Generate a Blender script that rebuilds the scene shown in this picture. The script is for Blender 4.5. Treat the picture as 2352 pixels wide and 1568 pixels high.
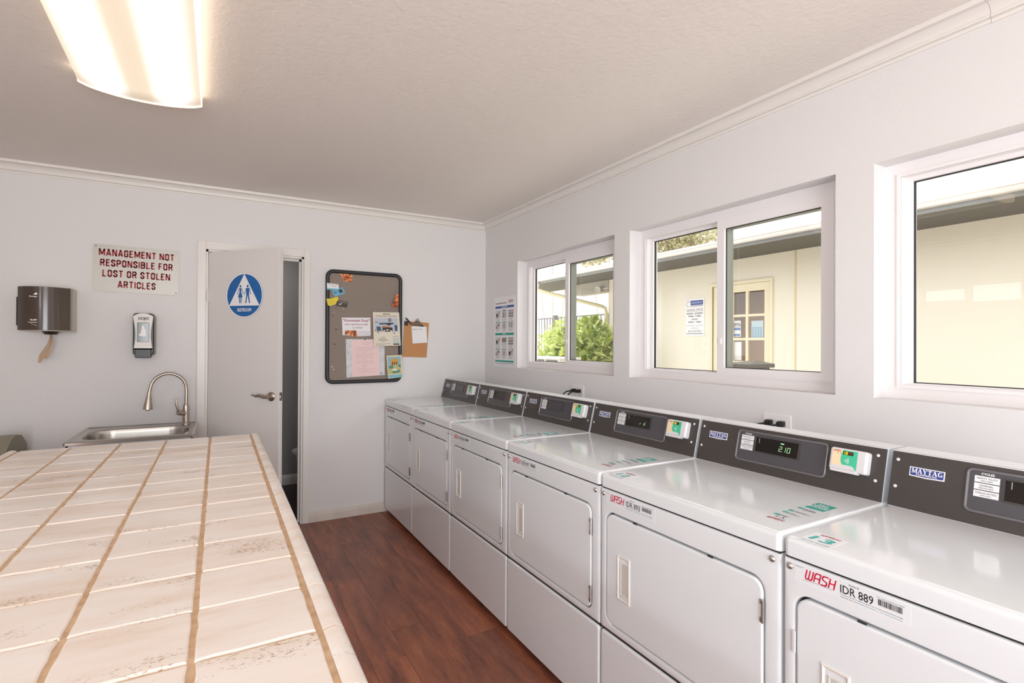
import bpy, bmesh, math, random
from mathutils import Vector, Matrix
random.seed(7)
S = bpy.context.scene
for _o in list(bpy.data.objects): bpy.data.objects.remove(_o)
COL = S.collection
sin, cos, PI, R = math.sin, math.cos, math.pi, math.radians

# ------------------------------------------------------------------ camera
YAW, PITCH, ROLL = 0.5177, 0.0052, 0.0051
CAM = Vector((-2.1424, -4.2628, 1.3929))
fw = Vector((sin(YAW)*cos(PITCH), cos(YAW)*cos(PITCH), sin(PITCH)))
rt = Vector((cos(YAW), -sin(YAW), 0)); up = rt.cross(fw)
rt, up = rt*cos(ROLL)+up*sin(ROLL), up*cos(ROLL)-rt*sin(ROLL)
cd = bpy.data.cameras.new('camera'); cam = bpy.data.objects.new('camera', cd); COL.objects.link(cam)
cd.sensor_width = 36.0; cd.lens = 1184.258/2352*36.0; cd.clip_start = 0.02
cam.matrix_world = Matrix(((rt.x, up.x, -fw.x, CAM.x), (rt.y, up.y, -fw.y, CAM.y), (rt.z, up.z, -fw.z, CAM.z), (0, 0, 0, 1)))
S.camera = cam
# ------------------------------------------------------------------ world, sun, exposure
W = bpy.data.worlds.new('sky'); S.world = W; W.use_nodes = True
bg = W.node_tree.nodes['Background']; bg.inputs[0].default_value = (0.98, 0.99, 1.0, 1); bg.inputs[1].default_value = 2.2
sd = bpy.data.lights.new('sun', 'SUN'); sd.energy = 4.5; sd.angle = R(2); sd.color = (1, .96, .88)
sun = bpy.data.objects.new('sun', sd); COL.objects.link(sun)
sun.rotation_euler = Vector((0.05, -1.0, -1.15)).to_track_quat('-Z', 'Y').to_euler()
LAMP_POWER = 1.08
def area(name, loc, direc, sx, sy, power, col=(1, 1, 1)):
    a = bpy.data.lights.new(name, 'AREA'); a.shape = 'RECTANGLE'; a.size = sx; a.size_y = sy; a.energy = power; a.color = col
    o = bpy.data.objects.new(name, a); COL.objects.link(o); o.location = loc; o.rotation_euler = Vector(direc).to_track_quat('-Z', 'Y').to_euler()
area('doorway_fill', (-2.15, -7.05, 1.1), (0, 1, .32), 2.4, 2.0, 116, (.928, .968, 1))  # added area lamp standing in for daylight at the unseen doorway
area('left_window_fill', (-4.45, -4.6, 1.62), (1, 0, -.05), 2.0, .85, 100, (.928, .968, 1))  # added area lamp in place of daylight from an unseen left window
area('office_fill', (5.6, .3, 2.45), (0, 0, -1), 1.2, .6, 130, (1, .9, .78))  # added fill lamp so the office interior is not black
area('restroom_fill', (-1.9, .7, 2.4), (0, 0, -1), .3, .3, 3.0, (1, .97, .95))  # added dim fill that lifts the dark restroom, no visible fixture
S.view_settings.view_transform = 'Standard'; S.view_settings.look = 'None'
S.view_settings.gamma = 1; S.view_settings.use_curve_mapping = False; S.view_settings.exposure = 0.42
S.cycles.use_denoising = True
S.cycles.max_bounces = 14; S.cycles.diffuse_bounces = 8; S.cycles.glossy_bounces = 6; S.cycles.transparent_max_bounces = 16
S.cycles.sample_clamp_indirect = 6.0; S.cycles.caustics_reflective = False; S.cycles.caustics_refractive = False

# ------------------------------------------------------------------ materials
def lin(c):
    if isinstance(c, str):
        c = c.lstrip('#'); c = [int(c[i:i+2], 16)/255 for i in (0, 2, 4)]
    return tuple(x/12.92 if x <= .04045 else ((x+.055)/1.055)**2.4 for x in c[:3]) + (1,)
class NT:
    def __init__(s, name):
        s.m = bpy.data.materials.new(name); s.m.use_nodes = True; s.t = s.m.node_tree
        s.b = s.t.nodes['Principled BSDF']; s.out = s.t.nodes['Material Output']
    def n(s, typ, **kw):
        nd = s.t.nodes.new(typ)
        for k, v in kw.items():
            if k.startswith('i_'): nd.inputs[int(k[2:]) if k[2:].isdigit() else k[2:].replace('_', ' ')].default_value = v
            else: setattr(nd, k, v)
        return nd
    def l(s, a, b): s.t.links.new(a, b)
    def ramp(s, fac, stops):
        r = s.n('ShaderNodeValToRGB'); e = r.color_ramp.elements
        while len(e) < len(stops): e.new(.5)
        for el, (p, c) in zip(e, stops): el.position = p; el.color = c
        s.l(fac, r.inputs[0]); return r.outputs[0]
    def noise(s, vec, scale, detail=3, rough=.5):
        nd = s.n('ShaderNodeTexNoise'); nd.inputs['Scale'].default_value = scale; nd.inputs['Detail'].default_value = detail; nd.inputs['Roughness'].default_value = rough
        if vec is not None: s.l(vec, nd.inputs['Vector'])
        return nd.outputs['Fac']
    def pos(s, scale=(1, 1, 1)):
        g = s.n('ShaderNodeNewGeometry'); mp = s.n('ShaderNodeMapping'); mp.inputs['Scale'].default_value = scale
        s.l(g.outputs['Position'], mp.inputs[0]); return mp.outputs[0]
    def bump(s, h, strength, dist=.002):
        b = s.n('ShaderNodeBump'); b.inputs['Strength'].default_value = strength; b.inputs['Distance'].default_value = dist
        s.l(h, b.inputs['Height']); s.l(b.outputs[0], s.b.inputs['Normal'])
    def mix(s, f, a, b, mode='MIX'):
        m = s.n('ShaderNodeMix'); m.data_type = 'RGBA'; m.blend_type = mode
        for v, i in ((f, 0), (a, 6), (b, 7)):
            if hasattr(v, 'is_linked') or hasattr(v, 'links'): s.l(v, m.inputs[i])
            else: m.inputs[i].default_value = v
        return m.outputs[2]
MATS = {}
def mat(name, col, rough=.5, metal=0, spec=.5, coat=0, emit=None, es=0, wear=0):
    if name in MATS: return MATS[name]
    t = NT(name); b = t.b
    b.inputs['Base Color'].default_value = lin(col); b.inputs['Roughness'].default_value = rough
    b.inputs['Metallic'].default_value = metal; b.inputs['Specular IOR Level'].default_value = spec
    if coat: b.inputs['Coat Weight'].default_value = coat; b.inputs['Coat Roughness'].default_value = .08
    if emit: b.inputs['Emission Color'].default_value = lin(emit); b.inputs['Emission Strength'].default_value = es
    if wear:
        f = t.noise(t.pos(), 9, 4); c = lin(col); d = tuple(x*(1-wear) for x in c[:3])+(1,)
        t.l(t.mix(f, c, d), b.inputs['Base Color'])
    MATS[name] = t.m; return t.m
def paint(name, col, scale, strength, rough=.6):
    t = NT(name); t.b.inputs['Base Color'].default_value = lin(col); t.b.inputs['Roughness'].default_value = rough
    t.b.inputs['Specular IOR Level'].default_value = .3
    p = t.pos(); a = t.noise(p, scale, 3, .6); t.bump(a, strength, .004); MATS[name] = t.m; return t.m
M_WALL = paint('wall_paint', '#dddbdb', 55, .22)
M_CEIL = paint('ceiling_paint', '#e3ddd7', 45, .6, .8)
M_TRIM = mat('trim_paint', '#e0dcd8', .35)
M_DOOR = mat('door_paint', '#dedad8', .4)
M_ENAMEL = mat('white_enamel', '#e2e6ea', .13, coat=.4)
M_VINYL = mat('white_vinyl', '#e8e5e6', .35)
M_GAP = mat('dark_gap', '#2a2a2c', .8)
M_CONS = mat('charcoal_console', '#433e3c', .36)
M_CONS2 = mat('slate_panel', '#4d4b50', .32)
M_BLACK = mat('black_plastic', '#1c1c1e', .35)
M_BRONZE = mat('smoke_display', '#17110e', .08)
M_WHITE = mat('white_print', '#eeeeee', .5)
M_FILM = mat('sticker_film', '#e4e8ec', .25)
M_PAPER = mat('white_paper', '#e6e6e8', .7)
M_CHROME = mat('chrome', '#c9c7c4', .2, 1)
M_NICKEL = mat('brushed_nickel', '#b3a79b', .3, 1)
M_STEEL = mat('stainless_steel', '#b9b4ae', .26, 1)
M_RED = mat('red_print', '#b0202e', .5)
M_WASHRED = mat('wash_red', '#cf1f45', .5)
M_TEAL = mat('teal_print', '#17988a', .5)
M_TEAL2 = mat('aqua_print', '#2fa8a2', .5)
M_GREEN = mat('green_reader_face', '#45c39a', .4)
M_PEACH = mat('peach_reader_face', '#f2d9b4', .5)
M_NAVY = mat('navy_print', '#2b3f8c', .4)
M_INK = mat('black_ink', '#1a1a1a', .6)
M_GREY = mat('grey_ink', '#8a8a8a', .6)
M_LGREY = mat('pale_grey_ink', '#bdbab8', .6)
M_BLUEINK = mat('blue_ink', '#3f9cc4', .6)
M_SIGNBLUE = mat('sign_blue', '#1a63a8', .35)
M_READER = mat('reader_plastic', '#dcdbde', .3)
M_LCD = mat('green_digits', '#9fd8a0', .5, emit='#9fd8a0', es=.25)
M_AMBER = mat('amber_digits', '#ffd21f', .5, emit='#ffd21f', es=.9)
M_DIM = mat('dim_digits', '#9c5a35', .5)
M_GLASSD = mat('dark_soap_window', '#4b5450', .08)
def glass_mat(name, tint=(1, 1, 1), refl=1.0):
    t = NT(name); t.t.nodes.remove(t.b)
    tr = t.n('ShaderNodeBsdfTransparent'); tr.inputs[0].default_value = (*tint, 1)
    gl = t.n('ShaderNodeBsdfGlossy'); gl.inputs['Roughness'].default_value = .01
    fr = t.n('ShaderNodeFresnel'); ge = t.n('ShaderNodeNewGeometry'); mr = t.n('ShaderNodeMapRange'); mr.inputs[3].default_value = 1.5; mr.inputs[4].default_value = 1/1.5
    t.l(ge.outputs['Backfacing'], mr.inputs[0]); t.l(mr.outputs[0], fr.inputs[0])
    mx = t.n('ShaderNodeMixShader'); t.l(fr.outputs[0], mx.inputs[0]); t.l(tr.outputs[0], mx.inputs[1]); t.l(gl.outputs[0], mx.inputs[2])
    t.l(mx.outputs[0], t.out.inputs[0]); return t.m
M_GLASS = glass_mat('window_glass', (.985, .985, .985))
def tile_mat():
    t = NT('travertine_tile'); p = t.pos()
    oi = t.n('ShaderNodeObjectInfo'); sc = t.n('ShaderNodeVectorMath', operation='SCALE'); sc.inputs['Scale'].default_value = 37
    cx = t.n('ShaderNodeCombineXYZ'); t.l(oi.outputs['Random'], cx.inputs[0]); t.l(oi.outputs['Random'], cx.inputs[1]); t.l(cx.outputs[0], sc.inputs[0])
    ad = t.n('ShaderNodeVectorMath', operation='ADD'); t.l(p, ad.inputs[0]); t.l(sc.outputs[0], ad.inputs[1]); v = ad.outputs[0]
    mp = t.n('ShaderNodeMapping'); mp.inputs['Scale'].default_value = (.5, 2.0, 1); t.l(v, mp.inputs[0]); vs = mp.outputs[0]
    f = t.noise(vs, 6, 5, .6)
    c = t.ramp(f, [(.32, lin('#f3efec')), (.52, lin('#eee6df')), (.74, lin('#e3d2c1'))])
    rnd = t.ramp(oi.outputs['Random'], [(0, lin('#faf7f4')), (1, lin('#f6e8da'))])
    c = t.mix(.3, c, rnd, 'MULTIPLY')
    mp2 = t.n('ShaderNodeMapping'); mp2.inputs['Scale'].default_value = (1, 2.2, 1); t.l(v, mp2.inputs[0])
    pits = t.noise(mp2.outputs[0], 150, 3, .6); big = t.noise(vs, 9, 2)
    add = t.n('ShaderNodeMath', operation='MULTIPLY'); t.l(pits, add.inputs[0]); t.l(big, add.inputs[1])
    pm = t.ramp(add.outputs[0], [(.365, (0, 0, 0, 1)), (.43, (.85, .85, .85, 1))])
    c = t.mix(pm, c, lin('#b08c68')); t.l(c, t.b.inputs['Base Color'])
    inv = t.n('ShaderNodeMath', operation='SUBTRACT'); inv.inputs[0].default_value = 1; t.l(pm, inv.inputs[1])
    t.bump(inv.outputs[0], .5, .0012); t.b.inputs['Roughness'].default_value = .3; return t.m
M_TILE = tile_mat()
def grout_mat():
    t = NT('sand_grout'); f = t.noise(t.pos(), 40, 4)
    t.l(t.ramp(f, [(.3, lin('#bd9a78')), (.7, lin('#d6ba9a'))]), t.b.inputs['Base Color']); t.b.inputs['Roughness'].default_value = .85
    t.bump(f, .5, .002); return t.m
M_GROUT = grout_mat()
def wood_mat(name, dark=1.0):
    t = NT(name); p = t.pos()
    oi = t.n('ShaderNodeObjectInfo'); cx = t.n('ShaderNodeCombineXYZ')
    mu = t.n('ShaderNodeMath', operation='MULTIPLY'); mu.inputs[1].default_value = 23; t.l(oi.outputs['Random'], mu.inputs[0])
    for i in (0, 1): t.l(mu.outputs[0], cx.inputs[i])
    ad = t.n('ShaderNodeVectorMath', operation='ADD'); t.l(p, ad.inputs[0]); t.l(cx.outputs[0], ad.inputs[1])
    mp = t.n('ShaderNodeMapping'); mp.inputs['Scale'].default_value = (1, .16, 1); t.l(ad.outputs[0], mp.inputs[0])
    a = t.noise(mp.outputs[0], 16, 6, .6); b = t.noise(mp.outputs[0], 120, 3, .6)
    c = t.ramp(a, [(.28, lin('#6b4235')), (.45, lin('#905846')), (.6, lin('#a8684c')), (.75, lin('#bf805c'))])
    c2 = t.ramp(b, [(.35, (.72, .72, .72, 1)), (.65, (1, 1, 1, 1))]); c = t.mix(.7, c, c2, 'MULTIPLY')
    br = t.ramp(oi.outputs['Random'], [(0, (.78, .78, .78, 1)), (1, (1.12, 1.08, 1.05, 1))]); c = t.mix(1.0, c, br, 'MULTIPLY')
    t.l(c, t.b.inputs['Base Color']); t.b.inputs['Roughness'].default_value = .36; t.bump(b, .12, .001); return t.m
M_WOOD = wood_mat('walnut_vinyl_plank')
def board_mat():
    t = NT('taupe_fabric'); f = t.noise(t.pos(), 400, 2); t.l(t.ramp(f, [(.3, lin('#83776e')), (.7, lin('#94887f'))]), t.b.inputs['Base Color'])
    t.b.inputs['Roughness'].default_value = .9; return t.m
M_FABRIC = board_mat()
def photo_mat(name, stops, scale):
    t = NT(name); f = t.noise(t.pos(), scale, 5, .65); t.l(t.ramp(f, stops), t.b.inputs['Base Color']); t.b.inputs['Roughness'].default_value = .35; return t.m
M_PIZZA = photo_mat('food_photo_print', [(.3, lin('#2a120a')), (.42, lin('#7a2d12')), (.52, lin('#d0672a')), (.62, lin('#e8b56a')), (.75, lin('#6f7a2c'))], 45)
def hard_mat():
    t = NT('hardboard'); f = t.noise(t.pos(), 150, 3); t.l(t.ramp(f, [(.3, lin('#b07a48')), (.7, lin('#c28c58'))]), t.b.inputs['Base Color']); t.b.inputs['Roughness'].default_value = .55; return t.m
M_HARD = hard_mat()
M_STUCCO = paint('cream_stucco', '#e5dfd1', 70, .35, .9)
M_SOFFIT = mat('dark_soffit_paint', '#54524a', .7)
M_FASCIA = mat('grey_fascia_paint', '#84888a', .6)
M_GUTTER = mat('white_gutter', '#cfcbc7', .45)
M_SHINGLE = paint('pale_shingle', '#c9c2ba', 60, .6, .95)
M_CONC = paint('concrete', '#cfc9bd', 30, .3, .9)
def leaf_mat(name, a, b, c):
    t = NT(name); oi = t.noise(t.pos(), 7, 3); t.l(t.ramp(oi, [(.3, lin(a)), (.5, lin(b)), (.7, lin(c))]), t.b.inputs['Base Color'])
    t.b.inputs['Roughness'].default_value = .45
    tl = t.n('ShaderNodeBsdfTranslucent'); t.l(t.b.inputs['Base Color'].links[0].from_socket, tl.inputs[0])
    mx = t.n('ShaderNodeMixShader'); mx.inputs[0].default_value = .4
    t.l(t.b.outputs[0], mx.inputs[1]); t.l(tl.outputs[0], mx.inputs[2]); t.l(mx.outputs[0], t.out.inputs[0]); return t.m
M_LEAF = leaf_mat('shrub_leaf', '#7b8f3c', '#adbc66', '#dde0a4')
M_LEAF2 = leaf_mat('tree_leaf', '#8f9468', '#bdb894', '#e2dac8')
M_BARK = mat('bark', '#b3a694', .9)
# ------------------------------------------------------------------ mesh helpers
ORG = {}
def thing(name, label=None, cat=None, loc=(0, 0, 0), group=None):
    o = bpy.data.objects.new(name, None); COL.objects.link(o); o.location = loc; o.empty_display_size = .05; ORG[o.name] = Vector(loc)
    tagit(o, label, cat, group); return o
def tagit(o, label=None, cat=None, group=None, kind=None):
    if label: o['label'] = label
    if cat: o['category'] = cat
    if group: o['group'] = group
    if kind: o['kind'] = kind
    return o
CACHE = {}
def link(name, me, parent=None):
    o = bpy.data.objects.new(name, me); COL.objects.link(o)
    if parent is not None: o.parent = parent; ORG[o.name] = ORG[parent.name]
    else: ORG[o.name] = Vector((0, 0, 0))
    return o
class Frame:                      # a plane in space: u along U, v along V, n along N
    def __init__(s, o, U, V):
        s.o = Vector(o); s.U = Vector(U).normalized(); s.V = Vector(V).normalized(); s.N = s.U.cross(s.V).normalized()
    def __call__(s, u, v, n=0): return s.o + s.U*u + s.V*v + s.N*n
    def at(s, u, v, n=0, rot=0):
        U = s.U*cos(rot)+s.V*sin(rot); V = s.V*cos(rot)-s.U*sin(rot)
        return Frame(s(u, v, n), U, V)
WORLD = Frame((0, 0, 0), (1, 0, 0), (0, 1, 0))
def rrect(u0, u1, v0, v1, r, n=5):
    r = min(r, (u1-u0)/2-1e-5, (v1-v0)/2-1e-5); p = []
    for cx, cy, a0 in ((u1-r, v1-r, 0), (u0+r, v1-r, 90), (u0+r, v0+r, 180), (u1-r, v0+r, 270)):
        for i in range(n+1):
            a = R(a0+90*i/n); p.append((cx+r*cos(a), cy+r*sin(a)))
    return p
def rect(u0, u1, v0, v1): return [(u1, v1), (u0, v1), (u0, v0), (u1, v0)]
def ellipse(u, v, a, b=None, n=32): return [(u+a*cos(2*PI*i/n), v+(b or a)*sin(2*PI*i/n)) for i in range(n)]
class MB:
    def __init__(s): s.bm = bmesh.new()
    def face(s, pts):
        try: return s.bm.faces.new([s.bm.verts.new(p) for p in pts])
        except ValueError: return None
    def box(s, x0, x1, y0, y1, z0, z1, bev=0, seg=2, F=WORLD):
        if x0 > x1: x0, x1 = x1, x0
        if y0 > y1: y0, y1 = y1, y0
        if z0 > z1: z0, z1 = z1, z0
        t = bmesh.new(); vs = [t.verts.new((x, y, z)) for x in (x0, x1) for y in (y0, y1) for z in (z0, z1)]
        for q in ((0, 1, 3, 2), (4, 6, 7, 5), (0, 4, 5, 1), (2, 3, 7, 6), (0, 2, 6, 4), (1, 5, 7, 3)): t.faces.new([vs[i] for i in q])
        if bev: bmesh.ops.bevel(t, geom=list(t.edges), offset=bev, segments=seg, profile=.5, affect='EDGES')
        s._merge(t, F); return s
    def _merge(s, t, F=None):
        mp = {}
        for v in t.verts: mp[v] = s.bm.verts.new(F(*v.co) if F else v.co)
        for f in t.faces:
            try: s.bm.faces.new([mp[v] for v in f.verts])
            except ValueError: pass
        t.free()
    def prism(s, pts, n0, n1, F=WORLD, cham=0):
        """outline pts in the frame's plane, between depths n0 < n1; cham rounds the n1 rim"""
        lay = [(pts, n0)]
        if cham:
            cx = sum(p[0] for p in pts)/len(pts); cy = sum(p[1] for p in pts)/len(pts)
            lay += [(pts, n1-cham)]
            for k in (1, 2, 3):
                a = k/3*PI/2; ins = cham*(1-cos(a)); nn = n1-cham+cham*sin(a)
                lay.append((inset(pts, ins), nn))
        else: lay.append((pts, n1))
        rows = [[s.bm.verts.new(F(u, v, n)) for u, v in P] for P, n in lay]
        N = len(pts)
        for a, b in zip(rows, rows[1:]):
            for i in range(N): s.bm.faces.new((a[i], a[(i+1) % N], b[(i+1) % N], b[i]))
        s.bm.faces.new(rows[-1]); s.bm.faces.new(rows[0][::-1]); return s
    def plate(s, pts, n=0, F=WORLD):
        s.face([F(u, v, n) for u, v in pts]); return s
    def ring(s, A, B, n0, n1, F=WORLD):
        """frame between two outlines with equal counts (A outer, B inner)"""
        N = len(A); v = [[s.bm.verts.new(F(p[0], p[1], n)) for p in P] for P, n in ((A, n0), (A, n1), (B, n1), (B, n0))]
        for a, b in ((0, 1), (1, 2), (2, 3), (3, 0)):
            for i in range(N): s.bm.faces.new((v[a][i], v[a][(i+1) % N], v[b][(i+1) % N], v[b][i]))
        return s
    def tube(s, pts, rad, n=10, closed=False, cap=True):
        pts = [Vector(p) for p in pts]; m = len(pts); rows = []
        rads = rad if isinstance(rad, (list, tuple)) else [rad]*m
        ref = None
        for i, p in enumerate(pts):
            a = pts[i-1] if (i > 0 or closed) else p; b = pts[(i+1) % m] if (i < m-1 or closed) else p
            d = (b-a).normalized()
            if ref is None:
                ref = Vector((0, 0, 1)) if abs(d.z) < .9 else Vector((1, 0, 0))
            x = d.cross(ref)
            if x.length < 1e-6: x = d.orthogonal()
            x.normalize(); y = d.cross(x).normalized(); ref = x.cross(d).normalized()
            rows.append([s.bm.verts.new(p+(x*cos(2*PI*k/n)+y*sin(2*PI*k/n))*rads[i]) for k in range(n)])
        pairs = list(zip(rows, rows[1:])) + ([(rows[-1], rows[0])] if closed else [])
        for a, b in pairs:
            for k in range(n):
                try: s.bm.faces.new((a[k], a[(k+1) % n], b[(k+1) % n], b[k]))
                except ValueError: pass
        if cap and not closed: s.bm.faces.new(rows[0][::-1]); s.bm.faces.new(rows[-1])
        return s
    def lathe(s, prof, c, axis=(0, 0, 1), n=24):
        ax = Vector(axis).normalized(); x = ax.orthogonal().normalized(); y = ax.cross(x); c = Vector(c)
        rows = [[s.bm.verts.new(c+ax*h+(x*cos(2*PI*k/n)+y*sin(2*PI*k/n))*max(r, 1e-4)) for k in range(n)] for r, h in prof]
        for a, b in zip(rows, rows[1:]):
            for k in range(n): s.bm.faces.new((a[k], a[(k+1) % n], b[(k+1) % n], b[k]))
        s.bm.faces.new(rows[0][::-1]); s.bm.faces.new(rows[-1]); return s
    def sweep(s, prof, a, b, U, V):
        """profile (u,v) pushed from point a to point b"""
        a, b, U, V = map(Vector, (a, b, U, V)); N = len(prof)
        A = [s.bm.verts.new(a+U*u+V*v) for u, v in prof]; B = [s.bm.verts.new(b+U*u+V*v) for u, v in prof]
        for i in range(N): s.bm.faces.new((A[i], A[(i+1) % N], B[(i+1) % N], B[i]))
        s.bm.faces.new(A[::-1]); s.bm.faces.new(B); return s
    def strokes(s, F, lines, w, n=0, f=lambda u, v: (u, v)):
        for ln in lines:
            for (x0, y0), (x1, y1) in zip(ln, ln[1:]):
                d = Vector((x1-x0, y1-y0)); L = d.length
                if L < 1e-9: continue
                d /= L; q = Vector((-d.y, d.x))*w/2; e = d*w*.25
                P = [(x0-e.x-q.x, y0-e.y-q.y), (x1+e.x-q.x, y1+e.y-q.y), (x1+e.x+q.x, y1+e.y+q.y), (x0-e.x+q.x, y0-e.y+q.y)]
                s.face([F(*f(*p), n) for p in P])
        return s
    def mesh(s, name, m, org=Vector((0, 0, 0)), smooth=True, ang=42):
        bmesh.ops.recalc_face_normals(s.bm, faces=list(s.bm.faces))
        if org.length: bmesh.ops.translate(s.bm, verts=list(s.bm.verts), vec=-org)
        me = bpy.data.meshes.new(name); s.bm.to_mesh(me); s.bm.free(); me.materials.append(m)
        if smooth:
            soften(me, cos(R(ang)))
        return me
    def build(s, name, m, parent=None, **k):
        org = ORG[parent.name] if parent is not None else Vector((0, 0, 0))
        return link(name, s.mesh(name, m, org, **k), parent)
def soften(me, lim):
    # area-weighted normals, split where faces meet at more than the limit
    me.update(); P = me.polygons; FN = [p.normal.copy() for p in P]; FA = [max(p.area, 1e-12) for p in P]
    inc = [[] for _ in me.vertices]
    for p in P:
        for v in p.vertices: inc[v].append(p.index)
    out = []
    for p in P:
        p.use_smooth = True; n = FN[p.index]
        for v in p.vertices:
            q = Vector((0, 0, 0))
            for g in inc[v]:
                if FN[g].dot(n) > lim: q += FN[g]*FA[g]
            out.append(q.normalized() if q.length > 1e-12 else n)
    me.normals_split_custom_set(out)
def inset(pts, d):
    if d == 0: return pts
    N = len(pts); out = []
    area = sum(pts[i][0]*pts[(i+1) % N][1]-pts[(i+1) % N][0]*pts[i][1] for i in range(N)); sg = 1 if area > 0 else -1
    for i in range(N):
        a, b, c = Vector(pts[i-1]), Vector(pts[i]), Vector(pts[(i+1) % N])
        e1 = (b-a); e2 = (c-b)
        if e1.length < 1e-9 or e2.length < 1e-9: out.append(pts[i]); continue
        e1.normalize(); e2.normalize(); n1 = Vector((-e1.y, e1.x))*sg; n2 = Vector((-e2.y, e2.x))*sg
        m = n1+n2; m = m/max(m.length_squared, .3)*2; q = b+m*d; out.append((q.x, q.y))
    return out
def struct(name, mb, m, **k): return tagit(mb.build(name, m, **k), kind='structure')
# text: a font curve turned into a flat mesh once per string
TC = {}
def textmesh(body, bold=0, sp=1.0):
    k = (body, bold, sp)
    if k not in TC:
        c = bpy.data.curves.new('txt', 'FONT'); c.body = body; c.size = 1; c.resolution_u = 2; c.offset = bold; c.space_character = sp
        o = bpy.data.objects.new('txt', c); COL.objects.link(o)
        dg = bpy.context.evaluated_depsgraph_get(); me = bpy.data.meshes.new_from_object(o.evaluated_get(dg))
        vs = [v.co.to_2d() for v in me.vertices]; fs = [tuple(p.vertices) for p in me.polygons]
        bpy.data.objects.remove(o); bpy.data.curves.remove(c); bpy.data.meshes.remove(me)
        x0 = min(v.x for v in vs); x1 = max(v.x for v in vs); y0 = min(v.y for v in vs); y1 = max(v.y for v in vs)
        TC[k] = ([(v.x-x0, v.y) for v in vs], fs, x1-x0, y1)
    return TC[k]
def put_text(mb, F, body, u, v, h, width=None, align='l', bold=0, n=.0004, shear=0, sp=1.0):
    """h = cap height; width squeezes the line to that length; (u, v) = baseline point"""
    vs, fs, w, top = textmesh(body, 0, sp); sy = h/.729; sx = (width/w) if width else sy
    off = {'l': 0, 'c': -w*sx/2, 'r': -w*sx}[align]
    b = bold*sx*1.6; sh = [(0, 0)] if bold == 0 else [(0, 0), (-b, -b*.4), (b, b*.4), (b, -b*.4), (-b, b*.4)]
    for q, (dx, dy) in enumerate(sh):
        V = [mb.bm.verts.new(F(u+off+x*sx+shear*y*sy+dx, v+y*sy+dy, n+q*2e-6)) for x, y in vs]
        for f in fs:
            try: mb.bm.faces.new([V[i] for i in f])
            except ValueError: pass
    return mb
WASH = ([[(-.2, 1), (-.2, .2), (-.08, 0), (.7, 0), (.82, .2), (.82, 1)], [(.31, 1), (.31, .05)]],
        [[(1.15, 0), (1.15, .8), (1.3, 1), (1.95, 1), (1.95, 0)], [(1.15, .45), (1.95, .45)]],
        [[(3.05, 1), (2.4, 1), (2.28, .85), (2.28, .68), (2.4, .55), (2.9, .45), (3.02, .32), (3.02, .15), (2.9, 0), (2.25, 0)]],
        [[(3.38, 1), (3.38, 0)], [(4.15, 1), (4.15, 0)], [(3.38, .5), (4.15, .5)]])
def put_wash(mb, F, u, v, w, h, n=.0004):
    k = w/4.5; u += .2*k
    for L in WASH:
        mb.strokes(F, [[(x*k+.22*y*h, y*h) for x, y in ln] for ln in L], k*.215, n, lambda a, b: (u+a, v+b))
    return mb
SERIF = {'M': (1.25, [(.18, 0, .18, 1, .13), (1.07, 0, 1.07, 1, .26), (.2, 1, .6, .08, .24), (1.0, 1, .62, .08, .12)], [(0, .36, 0), (.86, 1.25, 0), (0, .35, 1), (.9, 1.25, 1)]),
         'A': (1.05, [(.5, 1, .15, 0, .12), (.52, 1, .87, 0, .28), (.3, .32, .7, .32, .1)], [(0, .34, 0), (.66, 1.05, 0)]),
         'Y': (1.05, [(.18, 1, .52, .45, .26), (.88, 1, .54, .45, .12), (.53, .5, .53, 0, .27)], [(0, .42, 1), (.68, 1.05, 1), (.32, .76, 0)]),
         'T': (.95, [(.475, 0, .475, 1, .28), (0, .95, .95, .95, .12), (.05, 1, .05, .72, .09), (.9, 1, .9, .72, .09)], [(.26, .7, 0)]),
         'G': (1.05, [(.9, .82, .7, .95, .14), (.7, .95, .42, .95, .13), (.42, .95, .22, .72, .26), (.2, .75, .2, .25, .27), (.22, .28, .42, .06, .26), (.42, .06, .72, .05, .13), (.72, .05, .9, .15, .2), (.88, .05, .88, .42, .26)], [(.62, 1.05, .42)])}
def put_serif(mb, F, word, u, v, h, width, n):
    tot = sum(SERIF[c][0] for c in word)+.06*(len(word)-1); k = width/tot; x = u
    for c in word:
        w, st, sf = SERIF[c]
        for x0, y0, x1, y1, lw in st: mb.strokes(F, [[(x0*k, y0*h), (x1*k, y1*h)]], lw*k, n, lambda a, b, x=x: (x+a, v+b))
        for a, b, y in sf: mb.strokes(F, [[(a*k, y*h), (b*k, y*h)]], .09*k, n, lambda p, q, x=x: (x+p, v+q))
        x += (w+.06)*k
    return mb
O_ = [(.12, 1), (0, .86), (0, .14), (.12, 0), (.36, 0), (.48, .14), (.48, .86), (.36, 1), (.12, 1)]
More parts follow.
